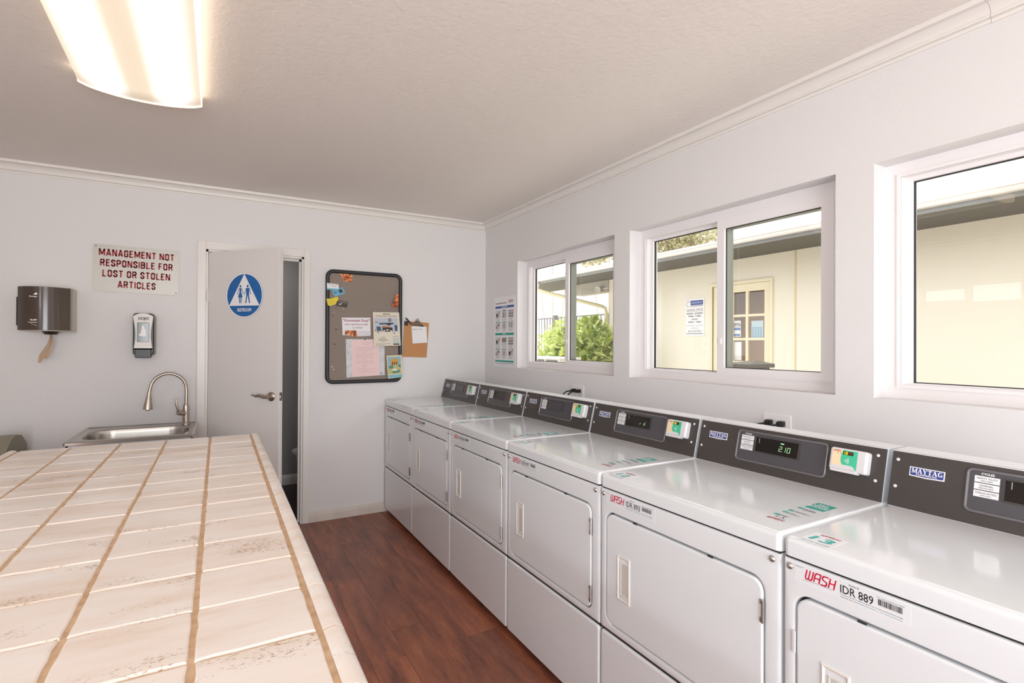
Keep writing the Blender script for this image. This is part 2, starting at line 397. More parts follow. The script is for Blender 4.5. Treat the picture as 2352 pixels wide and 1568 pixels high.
BLOCK = {'M': (.74, [[(0, 0), (0, 1), (.37, .2), (.74, 1), (.74, 0)]]), 'A': (.56, [[(0, 0), (.24, 1), (.32, 1), (.56, 0)], [(.1, .26), (.46, .26)]]),
         'N': (.54, [[(0, 0), (0, 1), (.54, 0), (.54, 1)]]), 'G': (.48, [[(.48, .72), (.48, .86), (.36, 1), (.12, 1), (0, .86), (0, .14), (.12, 0), (.36, 0), (.48, .12), (.48, .46), (.28, .46)]]),
         'E': (.42, [[(.42, 1), (0, 1), (0, 0), (.42, 0)], [(0, .52), (.36, .52)]]), 'T': (.5, [[(0, 1), (.5, 1)], [(.25, 1), (.25, 0)]]), 'O': (.48, [O_]),
         'R': (.5, [[(0, 0), (0, 1), (.36, 1), (.48, .88), (.48, .6), (.36, .48), (0, .48)], [(.32, .48), (.5, 0)]]), 'P': (.48, [[(0, 0), (0, 1), (.36, 1), (.48, .88), (.48, .56), (.36, .44), (0, .44)]]),
         'S': (.46, [[(.46, .74), (.46, .86), (.34, 1), (.12, 1), (0, .86), (0, .68), (.46, .34), (.46, .14), (.34, 0), (.12, 0), (0, .14), (0, .26)]]), 'I': (0, [[(0, 0), (0, 1)]]),
         'B': (.48, [[(0, .52), (.36, .52), (.46, .64), (.46, .88), (.36, 1), (0, 1), (0, 0), (.38, 0), (.48, .12), (.48, .4), (.36, .52)]]), 'L': (.42, [[(0, 1), (0, 0), (.42, 0)]]),
         'F': (.42, [[(.42, 1), (0, 1), (0, 0)], [(0, .5), (.36, .5)]]), 'C': (.48, [[(.48, .7), (.48, .86), (.36, 1), (.12, 1), (0, .86), (0, .14), (.12, 0), (.36, 0), (.48, .14), (.48, .3)]])}
def put_block(mb, F, text, u, v, h, width, n):
    sw, gap = .26, .12; tot = sum(.42 if c == ' ' else BLOCK[c][0]+sw+gap for c in text)-gap; k = width/tot; x = 0
    for c in text:
        if c == ' ': x += .42; continue
        w, st = BLOCK[c]
        mb.strokes(F, [[(u+(x+sw/2+a)*k, v+(sw/2+b*(1-sw))*h) for a, b in ln] for ln in st], sw*k, n); x += w+sw+gap
    return mb
# ------------------------------------------------------------------ room shell
RX0, RY0, H, T = -4.3, -6.9, 2.496, .2
WINS = [(-.588, -1.786), (-1.924, -3.112), (-3.251, -4.445)]
WZ0, WZ1 = 1.197, 2.080
FB = Frame((0, 0, 0), (1, 0, 0), (0, 0, 1))        # back wall: u = x, v = z, n = -y into the room
FR = Frame((0, 0, 0), (0, -1, 0), (0, 0, 1))       # right wall: u = -y, v = z, n = -x into the room
m = MB(); ys = [.25]+[y for w in WINS for y in w]+[RY0]
m.box(0, T, RY0, .2, 0, WZ0); m.box(0, T, RY0, .2, WZ1, H+.1)
for a, b in zip(ys[::2], ys[1::2]): m.box(0, T, b, a if a < .2 else .2, WZ0, WZ1)
struct('wall_right', m, M_WALL)
DX0, DX1, DZ = -2.226, -1.568, 2.06                # door opening
m = MB(); m.box(RX0-T, DX0, 0, .12, 0, H+.1); m.box(DX1, 0, 0, .12, 0, H+.1); m.box(DX0, DX1, 0, .12, DZ, H+.1)
struct('wall_back', m, M_WALL)
LW = (-1.45, -2.42, 1.80, 2.10)
LW2 = (-3.5, -5.7, 1.15, 2.08)
m = MB(); m.box(RX0-T, RX0, RY0, 0, 0, LW[2]); m.box(RX0-T, RX0, RY0, 0, LW[3], H+.1)
for a, b in ((0, LW[0]), (LW[1], LW2[0]), (LW2[1], RY0)): m.box(RX0-T, RX0, b, a, LW[2], LW[3])
struct('wall_left', m, M_WALL)
FW = (-3.4, -.9, 0.0, 2.1)                         # wide doorway behind the camera
m = MB(); m.box(RX0-T, FW[0], RY0-T, RY0, 0, H+.1); m.box(FW[1], T, RY0-T, RY0, 0, H+.1); m.box(FW[0], FW[1], RY0-T, RY0, FW[3], H+.1)
struct('wall_front', m, M_WALL)
m = MB(); m.box(RX0-T, T, RY0-T, .2, H, H+.12); struct('ceiling', m, M_CEIL)
fl = struct('floor', MB().box(RX0, 0, RY0, 0, -.12, -.006), mat('floor_underlay', '#1d1512', .9)); ORG['floor'] = Vector((0, 0, 0))
PW, PL = .1525, 1.22
pm = MB().box(0, PW-.0006, 0, PL-.0006, -.006, 0, bev=.0004, seg=1).mesh('plank', M_WOOD, smooth=False)
i = 0; x = RX0
while x < -.05:
    off = random.choice((0, .3, .55, .8, 1.0)); y = RY0-off
    while y < 0:
        y0 = max(y, RY0); y1 = min(y+PL, 0)
        if y1-y0 > .02:
            if y1-y0 > PL-.01 and x+PW <= 0: me = pm; loc = (x, y0, 0)
            else: me = MB().box(0, min(PW, -x)-.0006, 0, y1-y0-.0006, -.006, 0, bev=.0004, seg=1).mesh('plank', M_WOOD, smooth=False); loc = (x, y0, 0)
            o = link('plank', me, fl); o.location = loc
        y += PL
    x += PW
# restroom behind the door
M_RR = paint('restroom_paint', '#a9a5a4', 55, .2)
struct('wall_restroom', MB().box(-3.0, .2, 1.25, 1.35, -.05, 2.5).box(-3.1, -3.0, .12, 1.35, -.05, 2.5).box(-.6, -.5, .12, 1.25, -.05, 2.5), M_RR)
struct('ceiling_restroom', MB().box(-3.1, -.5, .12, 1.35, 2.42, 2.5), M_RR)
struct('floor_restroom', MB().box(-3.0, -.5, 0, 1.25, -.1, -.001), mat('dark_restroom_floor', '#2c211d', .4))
BASE = [(0, 0), (.014, 0), (.014, .05), (.011, .056), (.011, .066), (.006, .078), (0, .078)]
struct('baseboard_restroom', MB().sweep([(a*1, b*1.25) for a, b in BASE], (-3, 1.25, 0), (-.6, 1.25, 0), (0, -1, 0), (0, 0, 1)), M_TRIM)
struct('baseboard_back', MB().sweep(BASE, (-1.526, 0, 0), (-.05, 0, 0), (0, -1, 0), (0, 0, 1)).sweep(BASE, (RX0, 0, 0), (-2.275, 0, 0), (0, -1, 0), (0, 0, 1)), mat('worn_trim', '#dcd2c8', .45, wear=.25))
struct('baseboard_left', MB().sweep(BASE, (RX0, RY0, 0), (RX0, 0, 0), (1, 0, 0), (0, 0, 1)), M_TRIM)
CR = [(0, -.068), (.005, -.068), (.009, -.058), (.006, -.055), (.015, -.053), (.016, -.046), (.012, -.043), (.014, -.034), (.022, -.022), (.036, -.014), (.042, -.0135), (.047, -.0165), (.06, -.0165), (.062, -.012), (.062, 0), (0, 0)]
Z = (0, 0, H)
struct('trim_1', MB().sweep(CR, (RX0, 0, H), (0, 0, H), (0, -1, 0), (0, 0, 1)), M_TRIM)
struct('trim_2', MB().sweep(CR, (0, -3.592, H), (0, 0, H), (-1, 0, 0), (0, 0, 1)), M_TRIM)
struct('trim_3', MB().sweep([(a*1.02, b*1.02) for a, b in CR], (0, RY0, H), (0, -3.593, H), (-1, 0, 0), (0, 0, 1)), M_TRIM)
struct('trim_4', MB().sweep(CR, (RX0, RY0, H), (RX0, 0, H), (1, 0, 0), (0, 0, 1)), M_TRIM)
# ------------------------------------------------------------------ windows of the right wall
def window(idx, ya, yb, z0, z1, F, slide=True):
    """F: frame with u along the wall (left to right seen from inside), v up, n into the room, origin at the wall face"""
    w = tagit(thing('window_%d' % idx, loc=F(0, 0, 0)), kind='structure')
    P = lambda a, b, c, d: rect(a, b, c, d)
    b = .052; d0, d1 = -.16, -.085
    MB().ring(P(ya, yb, z0, z1), P(ya+b, yb-b, z0+b, z1-b), d0, d1, F).build('window_frame', M_VINYL, w, smooth=False)
    MB().ring(P(ya+b-.012, yb-b+.012, z0+b-.012, z1-b+.012), P(ya+b, yb-b, z0+b, z1-b), d1-.002, d1+.006, F).build('frame_lip', M_VINYL, w, smooth=False)
    mid = ya+(yb-ya)*.474
    # fixed light on the left, set back; sliding sash on the right, in front
    g1 = ya+b+.02; zt = z1-b; zb = z0+b
    ra = P(ya+b, mid+.01, zb, zt); rb = P(ya+b+.024, mid-.004, zb+.006, zt-.016)
    MB().ring(ra, rb, -.15, -.115, F).build('glazing_bead', M_VINYL, w, smooth=False)
    MB().ring(rb, inset(rb, .003), -.14, -.127, F).build('gasket', M_GAP, w, smooth=False)
    MB().prism(rb, -.136, -.132, F).build('pane', M_GLASS, w, smooth=False)
    sa = P(mid, yb-b+.004, zb-.004, zt+.004); sb = P(mid+.042, yb-b-.048, zb+.03, zt-.044)
    MB().ring(sa, sb, -.092, -.076, F).build('sash', M_VINYL, w, smooth=False)
    MB().ring(sb, inset(sb, .003), -.096, -.090, F).build('gasket', M_GAP, w, smooth=False)
    MB().ring(P(sb[1][0]-.012, sb[0][0]+.012, sb[2][1]-.012, sb[0][1]+.012), sb, -.148, -.0905, F).build('sash_channel', mat('grey_green_channel', '#83867c', .4), w, smooth=False)
    MB().prism(sb, -.134, -.130, F).build('pane', M_GLASS, w, smooth=False)
    MB().box(mid+.012, mid+.03, (z0+z1)/2-.24, (z0+z1)/2-.21, -.076, -.068, bev=.002, F=F).build('sash_latch', M_VINYL, w)
    return w
for i, (a, b) in enumerate(WINS): window(i+1, -a, -b, WZ0, WZ1, FR)
FL = Frame((RX0, 0, 0), (0, 1, 0), (0, 0, 1))
window(4, LW[1], LW[0], LW[2], LW[3], FL); window(5, LW2[1], LW2[0], LW2[2], LW2[3], FL)
# ------------------------------------------------------------------ door, casing, handle
CAS = lambda name, mb: struct(name, mb, M_TRIM, smooth=False)
m = MB(); c = .048
m.box(DX0-c, DX0+.004, -.014, 0, 0, 2.115, bev=.003); m.box(DX1-.004, DX1+c-.006, -.014, 0, 0, 2.115, bev=.003); m.box(DX0+.004, DX1-.004, -.014, 0, DZ-.004, 2.115, bev=.003)
CAS('trim_5', m)
m = MB(); m.box(DX0, DX0+.018, 0, .12, 0, DZ); m.box(DX1-.018, DX1, 0, .12, 0, DZ); m.box(DX0, DX1, 0, .12, DZ-.018, DZ)
m.box(DX0+.018, DX0+.03, .045, .075, 0, DZ-.018); m.box(DX1-.032, DX1-.018, .045, .075, 0, DZ-.018); m.box(DX0+.018, DX1-.018, .045, .075, DZ-.034, DZ-.018)
CAS('trim_6', m)
a = R(45.7)
FD = Frame((-2.206, -.006, 0), (cos(a), -sin(a), 0), (0, 0, 1))       # door face: u along the leaf, n out of its front
dr = struct('door_1', MB().box(0, .605, .012, 2.036, -.035, 0, bev=.002, F=FD), M_DOOR, smooth=False); ORG['door_1'] = Vector((0, 0, 0))
h = MB(); hu, hv = .545, 1.028
h.lathe([(.031, 0), (.031, .006), (.024, .012), (.012, .014), (.011, .045)], FD(hu, hv, 0), FD.N, 24)
h.tube([FD(hu+.012, hv, .045), FD(hu-.02, hv+.001, .05), FD(hu-.055, hv+.010, .053), FD(hu-.085, hv+.004, .054), FD(hu-.115, hv+.012, .05), FD(hu-.125, hv+.008, .046)], [.0115, .0125, .012, .0085, .005, .003], 10)
h.build('door_handle', M_NICKEL, dr)
h = MB(); h.lathe([(.031, 0), (.031, .006), (.011, .014), (.011, .05)], FD(hu, hv, -.035), -FD.N, 20); h.tube([FD(hu, hv, -.085), FD(hu-.1, hv, -.085)], .01, 8)
h.build('door_handle', M_NICKEL, dr)
MB().box(.605, .6062, hv-.028, hv+.028, -.03, -.006, F=FD).build('latch_plate', M_NICKEL, dr)
MB().box(.606, .614, hv-.008, hv+.008, -.024, -.012, F=FD).build('latch_bolt', M_NICKEL, dr)
for z in (1.73, .25):
    g = MB().tube([FD(-.004, z-.045, .006), FD(-.004, z+.045, .006)], .0065, 10); g.box(0, .03, z-.045, z+.045, -.001, .0012, F=FD); g.build('hinge', M_TRIM, dr)
struct('trim_7', MB().box(DX1-.0185, DX1-.0165, .004, .028, hv-.03, hv+.03), M_NICKEL)   # strike plate
# the accessible restroom sign on the door
sg = thing('restroom_sign', 'round blue restroom sign with white triangle on the open door', 'sign', FD(.325, 1.72, 0))
FS = FD.at(.318, 1.722, 0)
MB().prism(ellipse(0, 0, .1525, n=48), .0005, .005, FS).build('sign_disc', M_SIGNBLUE, sg)
MB().ring(ellipse(0, 0, .1535, n=48), ellipse(0, 0, .1475, n=48), .004, .0062, FS).build('sign_rim', M_WHITE, sg)
MB().prism([(0, .147), (-.128, -.072), (.128, -.072)], .0045, .0085, FS).build('sign_triangle', M_WHITE, sg)
m = MB()
def fig(cx, woman):
    q = lambda pts: m.plate([(cx+u*.85, -.05+v) for u, v in pts], .0092, FS)
    q(ellipse(0, .113, .0095, n=16))
    if woman:
        q([(-.012, .1), (.012, .1), (.008, .072), (.024, .036), (-.024, .036), (-.008, .072)])
        q([(-.013, .036), (-.003, .036), (-.003, -.004), (-.011, -.004)]); q([(.003, .036), (.013, .036), (.011, -.004), (.003, -.004)])
        q([(.012, .1), (.017, .097), (.033, .06), (.028, .056)]); q([(-.012, .1), (-.028, .056), (-.033, .06), (-.017, .097)])
    else:
        q([(-.018, .1), (.018, .1), (.013, .05), (-.013, .05)])
        q([(-.013, .052), (0, .052), (-.014, -.004), (-.024, -.004)]); q([(0, .052), (.013, .052), (.024, -.004), (.014, -.004)])
        q([(.016, .1), (.02, .097), (.033, .058), (.027, .055)]); q([(-.016, .1), (-.027, .055), (-.033, .058), (-.02, .097)])
fig(-.031, True); fig(.031, False); m.build('sign_figures', M_SIGNBLUE, sg, smooth=False)
put_text(MB(), FS, 'RESTROOM', 0, -.112, .024, .115, 'c', .016, .0056).build('sign_lettering', M_WHITE, sg, smooth=False)
# toilet glimpsed in the dark restroom
tl = thing('toilet', 'white toilet bowl half hidden behind the right door jamb', 'toilet', (-1.27, .8, 0))
m = MB()
for lay in [[(0.0, .11, .15, 0), (.1, .1, .14, 0), (.24, .14, .2, .02), (.36, .19, .25, .03), (.385, .19, .25, .03), (.39, .15, .2, .03)]]:
    rows = [[m.bm.verts.new((-1.31+dx+rx*-1*0+ry*cos(t*PI/12), .8+rx*sin(t*PI/12), z)) for t in range(24)] for z, rx, ry, dx in lay]
    for p, q in zip(rows, rows[1:]):
        for k in range(24): m.bm.faces.new((p[k], p[(k+1) % 24], q[(k+1) % 24], q[k]))
    m.bm.faces.new(rows[-1]); m.bm.faces.new(rows[0][::-1])
m.build('bowl', M_ENAMEL, tl)
MB().prism(ellipse(-1.30, .8, .255, .195, 32), .392, .415).build('seat', M_ENAMEL, tl)
MB().box(-1.05, -.87, .6, 1.0, .36, .74, bev=.02).build('tank', M_ENAMEL, tl)
# ------------------------------------------------------------------ ceiling light
TH = R(1.25)
lo = Vector((-2.43, -1.56, H))
FLm = Frame(lo, (cos(TH), sin(TH), 0), (-sin(TH), cos(TH), 0))       # u across, v along, n = up
lamp = thing('ceiling_light', 'long glowing wraparound fluorescent fixture on the ceiling', 'lamp', lo)
LL = 1.25; hw = .215
def lensmat():
    t = NT('lamp_lens'); tc = t.n('ShaderNodeTexCoord'); sp = t.n('ShaderNodeSeparateXYZ'); t.l(tc.outputs['Object'], sp.inputs[0])
    m1 = t.n('ShaderNodeMath', operation='ABSOLUTE'); t.l(sp.outputs[0], m1.inputs[0])
    c = t.ramp(m1.outputs[0], [(0, lin('#fbe3c6')), (.035, lin('#fbe6cc')), (.075, lin('#ffffff')), (.15, lin('#ffffff')), (.2, lin('#fde6cd'))])
    st = t.ramp(m1.outputs[0], [(0, (.56, .56, .56, 1)), (.03, (.58, .58, .58, 1)), (.085, (1, 1, 1, 1)), (.145, (.95, .95, .95, 1)), (.205, (.6, .6, .6, 1))])
    mu = t.n('ShaderNodeMath', operation='MULTIPLY'); mu.inputs[1].default_value = LAMP_POWER; 
    ya = t.n('ShaderNodeMath', operation='ADD'); ya.inputs[1].default_value = LL/2; t.l(sp.outputs[1], ya.inputs[0])
    yb = t.n('ShaderNodeMath', operation='ABSOLUTE'); t.l(ya.outputs[0], yb.inputs[0])
    ye = t.ramp(yb.outputs[0], [(LL/2-.11, (1, 1, 1, 1)), (LL/2-.03, (.6, .56, .5, 1))])
    m2 = t.n('ShaderNodeMath', operation='MULTIPLY'); t.l(st, m2.inputs[0]); t.l(ye, m2.inputs[1])
    gt = t.n('ShaderNodeMath', operation='GREATER_THAN'); gt.inputs[1].default_value = .2135; t.l(m1.outputs[0], gt.inputs[0])
    m3 = t.n('ShaderNodeMath', operation='MULTIPLY'); m3.inputs[1].default_value = 1.9; t.l(gt.outputs[0], m3.inputs[0])
    m4 = t.n('ShaderNodeMath', operation='ADD'); t.l(m2.outputs[0], m4.inputs[0]); t.l(m3.outputs[0], m4.inputs[1]); t.l(m4.outputs[0], mu.inputs[0])
    t.l(c, t.b.inputs['Emission Color']); t.l(mu.outputs[0], t.b.inputs['Emission Strength'])
    t.b.inputs['Base Color'].default_value = lin('#8f897f'); t.b.inputs['Roughness'].default_value = .3
    w = t.n('ShaderNodeTexWave'); w.bands_direction = 'Y'; w.inputs['Scale'].default_value = 40; t.l(tc.outputs['Object'], w.inputs[0]); t.bump(w.outputs['Fac'], .25, .002)
    return t.m
M_LENS = lensmat(); M_LCAP = mat('lamp_end_cap', '#fff0d8', .4, emit='#ffe2bd', es=1.0)
def light_fixture(root, o, F):
    arc = [(-hw+2*hw*i/16, -.022-.05*math.sqrt(max(0, 1-((i-8)/8.6)**2))) for i in range(17)]
    arc = [(-hw, -.003), (-hw, -.02)]+arc+[(hw, -.02), (hw, -.003)]
    m = MB(); rows = []
    for v in (-LL+.012, -.012): rows.append([m.bm.verts.new(F(u, v, n)) for u, n in arc])
    for k in range(20): m.bm.faces.new((rows[0][k], rows[0][k+1], rows[1][k+1], rows[1][k]))
    ln = m.build('lens', M_LENS, root)
    MB().box(-hw+.006, hw-.006, -LL+.001, -.001, -.02, 0, bev=.003, F=F).build('housing', mat('lamp_housing', '#f2eadf', .4), root)
    for v0, v1 in ((-.012, 0), (-LL, -LL+.012)):
        m = MB(); P = [(u*1.012, n-.003) for u, n in arc]+[(hw+.003, 0), (-hw-.003, 0)]
        A = [m.bm.verts.new(F(u, v0, n)) for u, n in P]; B = [m.bm.verts.new(F(u, v1, n)) for u, n in P]
        for k in range(len(P)): m.bm.faces.new((A[k], A[(k+1) % len(P)], B[(k+1) % len(P)], B[k]))
        m.bm.faces.new(A); m.bm.faces.new(B); m.build('end_cap', M_LCAP, root)
light_fixture(lamp, lo, FLm)
# a second fixture, unseen, added behind the camera to brighten the front ceiling
l2 = lo+Vector((.05, -2.6, 0))
added_lamp = thing('ceiling_light', 'unseen fluorescent fixture added behind the camera to light the ceiling', 'lamp', l2)
light_fixture(added_lamp, l2, Frame(l2, (cos(TH), sin(TH), 0), (-sin(TH), cos(TH), 0)))
# ------------------------------------------------------------------ dryers
DXF, DW, PITCHY, DY0 = -.9393, .686, .692, -.0345
def cached(key, name, m, parent, fn, **k):
    if key not in CACHE:
        b = MB(); fn(b); CACHE[key] = b.mesh(name, m, **k)
    return link(name, CACHE[key], parent)
FF = Frame((0, 0, 0), (0, -1, 0), (0, 0, 1))                 # local: front face, u right, v up, n toward aisle
FT = Frame((0, 0, .9305), (0, -1, 0), (1, 0, 0))             # lid top: u right, v to the wall, n up
FT.N = Vector((0, 0, 1))
CB, CT = Vector((.4983, 0, .9305)), Vector((.5363, 0, 1.086))
FC = Frame(CB, (0, -1, 0), CT-CB)                            # console face
dryers = [('8', '892', 'grey'), ('9', '888', 'off'), ('10', '896', 'grey'), ('11', '897', 'r d'), ('12', '893', '2.10'), ('13', '889', 'on')]
DL = ['white coin laundry dryer in the corner against the back wall', 'white dryer second from the back wall, next to the corner dryer',
      'white dryer third from the back wall, below the farthest power outlet', 'white dryer marked IDR 897, fourth from the back wall',
      'white dryer marked IDR 893 and numbered 12 with 2.10 on its display', 'white dryer marked IDR 889 and numbered 13, nearest the camera']
def front_shell(z0, z1):
    return lambda b: b.prism(rrect(.001, DW-.001, z0, z1, .013, 4), -.05, 0, FF, cham=.009)
DO = rrect(.03, .642, .411, .803, .036, 6)
def opening_outer(pts, u0, u1, v0, v1):
    cu, cv = (u0+u1)/2, (v0+v1)/2; out = []
    for u, v in pts:
        du, dv = (u-cu), (v-cv); k = min(((u1-u0)/2)/abs(du) if abs(du) > 1e-9 else 9e9, ((v1-v0)/2)/abs(dv) if abs(dv) > 1e-9 else 9e9)
        out.append((cu+du*k, cv+dv*k))
    # snap the corners of the sheet
    for C in ((u0, v0), (u0, v1), (u1, v0), (u1, v1)):
        j = min(range(len(out)), key=lambda q: (out[q][0]-C[0])**2+(out[q][1]-C[1])**2); out[j] = C
    return out
def upper_front(b):
    # plain sheet with a rounded opening, soft rolled edges
    outer = opening_outer(DO, .001, DW-.001, .384, .8805)
    N = len(DO)
    lay = [(inset(outer, 0), -.05), (outer, -.009), (inset(outer, .0026), -.0026), (inset(outer, .009), 0), (inset(DO, -.006), 0), (inset(DO, -.002), -.0015), (DO, -.006), (DO, -.02)]
    rows = [[b.bm.verts.new(FF(u, v, n)) for u, v in P] for P, n in lay]
    for p, q in zip(rows, rows[1:]):
        for k in range(N): b.bm.faces.new((p[k], p[(k+1) % N], q[(k+1) % N], q[k]))
def dryer(k):
    num, idr, disp = dryers[k]
    loc = (DXF, DY0-k*PITCHY, 0)
    d = thing('clothes_dryer', DL[k], 'dryer', loc, 'dryers along the window wall')
    ORG[d.name] = Vector((0, 0, 0))               # meshes below are written in the dryer's own space
    C = lambda name, m, fn, parent=d, **kw: cached(name, name.split('#')[0], m, parent, fn, **kw)
    C('cabinet', M_ENAMEL, lambda b: b.box(.05, .74, -DW+.002, -.002, .036, .884, bev=.004))
    C('base_plinth', M_BLACK, lambda b: b.box(.06, .7, -DW+.02, -.02, 0, .04))
    C('lower_panel', M_ENAMEL, front_shell(.037, .3745))
    C('upper_panel', M_ENAMEL, upper_front)
    C('seam_shadow', M_GAP, lambda b: b.box(.008, .06, -DW+.004, -.004, .37, .386).box(.006, .06, -DW+.004, -.004, .878, .89).prism(inset(DO, -.001), -.03, -.019, FF))
    def lid(b):
        b.prism(rrect(0, DW, 0, .72, .014, 4), -.045, 0, FT, cham=.013)
    C('lid', M_ENAMEL, lid)
    def door(b):
        P = inset(DO, .0035); P = [(u, v-(.0025 if v > .6 else 0)) for u, v in P]; b.prism(P, -.018, .001, FF, cham=.006)
    dd = C('door', M_ENAMEL, door)
    hu0, hu1, hv0, hv1 = .0925, .155, .517, .671
    def pull(b):
        P = rect(hu0, hu1, hv0, hv1); I = rect(hu0+.018, hu1-.008, hv0+.022, hv1-.022)
        lay = [(P, 0), (P, .003), (inset(P, .004), .0042), (inset(P, .008), .0015), (I, -.003), (inset(I, -.0015), .003), (inset(I, .002), .003), (inset(I, .004), -.016)]
        rows = [[b.bm.verts.new(FF(u, v, n)) for u, v in Q] for Q, n in lay]
        for p, q in zip(rows, rows[1:]):
            for j in range(4): b.bm.faces.new((p[j], p[(j+1) % 4], q[(j+1) % 4], q[j]))
        b.bm.faces.new(rows[-1])
    C('door_pull', mat('pull_plastic', '#e0dcd6', .4), pull, dd, smooth=False)
    C('pull_recess', mat('pull_inner', '#c9c5bf', .5), lambda b: b.box(hu0+.022, hu1-.012, hv0+.026, hv1-.026, .0012, .002, F=FF), dd)
    for j, (z0, z1) in enumerate(((.692, .75), (.444, .502))):
        def hinge(b, z0=z0, z1=z1):
            b.tube([FF(.641, z0, .0035), FF(.641, z1, .0035)], .0042, 8); b.box(.632, .640, z0, z0+.012, .001, .004, F=FF); b.box(.632, .640, z1-.012, z1, .001, .004, F=FF)
        C('hinge#%d' % j, M_CHROME, hinge)
    if k == 5: C('hinge_cover', M_READER, lambda b: b.box(.026, .033, .66, .712, 0, .005, bev=.001, F=FF))
    for u in (.0175, .664):
        C('cabinet_screw#%g' % u, M_CHROME, lambda b: b.lathe([(.0085, 0), (.0085, .001), (.0078, .003), (.005, .0055), (.003, .006), (.0025, .0045)], FF(u, .862, 0), FF.N, 14))
    for u in (.17, .47):
        C('catch#%g' % u, M_GAP, lambda b: b.box(u, u+.018, .799, .8035, .0005, .0028, F=FF), dd)
    # property sticker
    st = C('property_sticker', M_FILM, lambda b: b.prism(rrect(.03, .268, .832, .873, .003, 2), 0, .0003, FF))
    C('logo_lettering', M_WASHRED, lambda b: put_wash(b, FF, .055, .8465, .067, .021, .0007), st, smooth=False)
    C('swoosh', M_GREY, lambda b: b.strokes(FF, [[(.05+.01*i, .841+.0045*sin(i/7.5*PI*.62+.25)-.0012) for i in range(8)]], .0009, .0006), st, smooth=False)
    def idt(b):
        put_text(b, FF, 'IDR '+idr, .134, .847, .0185, .066, 'l', .004, .0006)
        put_text(b, FF, 'Machine ID', .152, .868, .0034, .02, 'l', .01, .0006)
        put_text(b, FF, 'Property of', .0315, .8675, .003, .018, 'l', 0, .0006)
        put_text(b, FF, 'To request service or report a machine out of order, please enter the 6 digit', .134, .8425, .0024, .12, 'l', 0, .0006)
        put_text(b, FF, 'machine ID above on the', .134, .8372, .0024, .038, 'l', 0, .0006)
        put_text(b, FF, 'This asset is tracked by WASH', .207, .8665, .0026, .05, 'l', 0, .0006)
        rr = random.Random(int(idr)); u = .2095
        while u < .252:
            w = rr.choice((.0009, .0014, .002)); b.plate(rect(u, u+w, .852, .8645), .0006, FF); u += w+rr.choice((.0009, .0013))
    tagit(C('print#'+idr, M_INK, idt, st, smooth=False), kind='stuff')
    C('link_print', M_BLUEINK, lambda b: (put_text(b, FF, 'WASH-Connect App', .1735, .8372, .0024, .03, 'l', .005, .0006), put_text(b, FF, 'or visit wash.com/service', .206, .8372, .0024, .048, 'l', 0, .0006)), st, smooth=False)
    # number sticker on the lid
    ns = C('number_sticker', M_FILM, lambda b: b.prism(rrect(.031, .104, .008, .093, .003, 2), 0, .0003, FT))
    C('number_print#'+num, M_TEAL2, lambda b: put_text(b, FT, num, .066, .033, .033, .024 if len(num) == 1 else .047, 'c', .018, .0006, .1), ns, smooth=False)
    C('logo_print', M_RED, lambda b: put_wash(b, FT, .047, .076, .043, .0095, .0006), ns, smooth=False)
    C('small_print', M_GREY, lambda b: (put_text(b, FT, 'machine number', .034, .0155, .0062, .031, 'l', .01, .0006), put_text(b, FT, 'report problems', .068, .0155, .0062, .031, 'l', .01, .0006)), ns, smooth=False)
    # pay-by-phone decal
    pd = C('payment_decal', M_TEAL, lambda b: b.prism(rect(.588, .641, .262, .335), 0, .0003, FT))
    def dl(b):
        for t_, v in (('PAY', .313), ('WITH', .298), ('PHONE', .283)): put_text(b, FT, t_, .612, v, .0115, None, 'c', .02, .0006)
    C('decal_lettering', M_WHITE, dl, pd, smooth=False)
    for v in (.236, .192, .165, .128): C('decal_bullet#%g' % v, M_TEAL, lambda b, v=v: b.plate(rect(.582, .597, v, v+.013), .0004, FT), pd, smooth=False)
    def sm(b):
        for v, L in ((.246, .03), (.2395, .035), (.236, .038), (.203, .03), (.198, .045), (.174, .02), (.168, .035), (.14, .02)): b.plate(rect(.6, .6+L, v-.004, v-.002), .0004, FT)
        b.strokes(FT, [[(.598, .112), (.616, .112), (.616, .134), (.598, .134), (.598, .112)], [(.612, .125), (.626, .106)]], .0018, .0004)
    tagit(C('decal_print', mat('dark_grey_ink', '#5a5a5a', .6), sm, pd, smooth=False), kind='stuff')
    C('decal_logo', M_RED, lambda b: put_wash(b, FT, .588, .088, .045, .011, .0006), pd, smooth=False)
    # console
    def cons(b):
        P = [(CB.x, .9295), (CT.x, CT.z), (.6243, CT.z), (.66, .9295)]
        L = [b.bm.verts.new((x, -.0015, z)) for x, z in P]; Q = [b.bm.verts.new((x, -DW+.0095, z)) for x, z in P]
        for j in range(4): b.bm.faces.new((L[j], L[(j+1) % 4], Q[(j+1) % 4], Q[j]))
        b.bm.faces.new(L); b.bm.faces.new(Q)
    co = C('console', M_ENAMEL, cons, smooth=False)
    C('console_face', M_CONS, lambda b: b.prism(rect(.001, .6775, .001, .1615), 0, .0012, FC), co)
    C('console_cap', M_READER, lambda b: b.box(CT.x-.003, .628, -DW+.007, -.001, CT.z-.001, CT.z+.0012), co)
    Bz = rrect(.178, .508, .036, .1435, .012, 5)
    C('bezel', M_CONS2, lambda b: b.prism(inset(Bz, .002), 0, .0016, FC), co)
    C('bezel_rim', mat('bezel_rim', '#6a6669', .25, spec=.7), lambda b: b.tube([FC(u, v, .002) for u, v in Bz], .0036, 8, closed=True), co)
    for j, (u, v) in enumerate(((.0155, .135), (.0155, .058), (.655, .136), (.655, .06))):
        C('console_screw#%d' % j, M_READER, lambda b, u=u, v=v: b.lathe([(.0048, 0), (.0048, .001), (.003, .0026), (.001, .0028)], FC(u, v, .001), FC.N, 12), co)
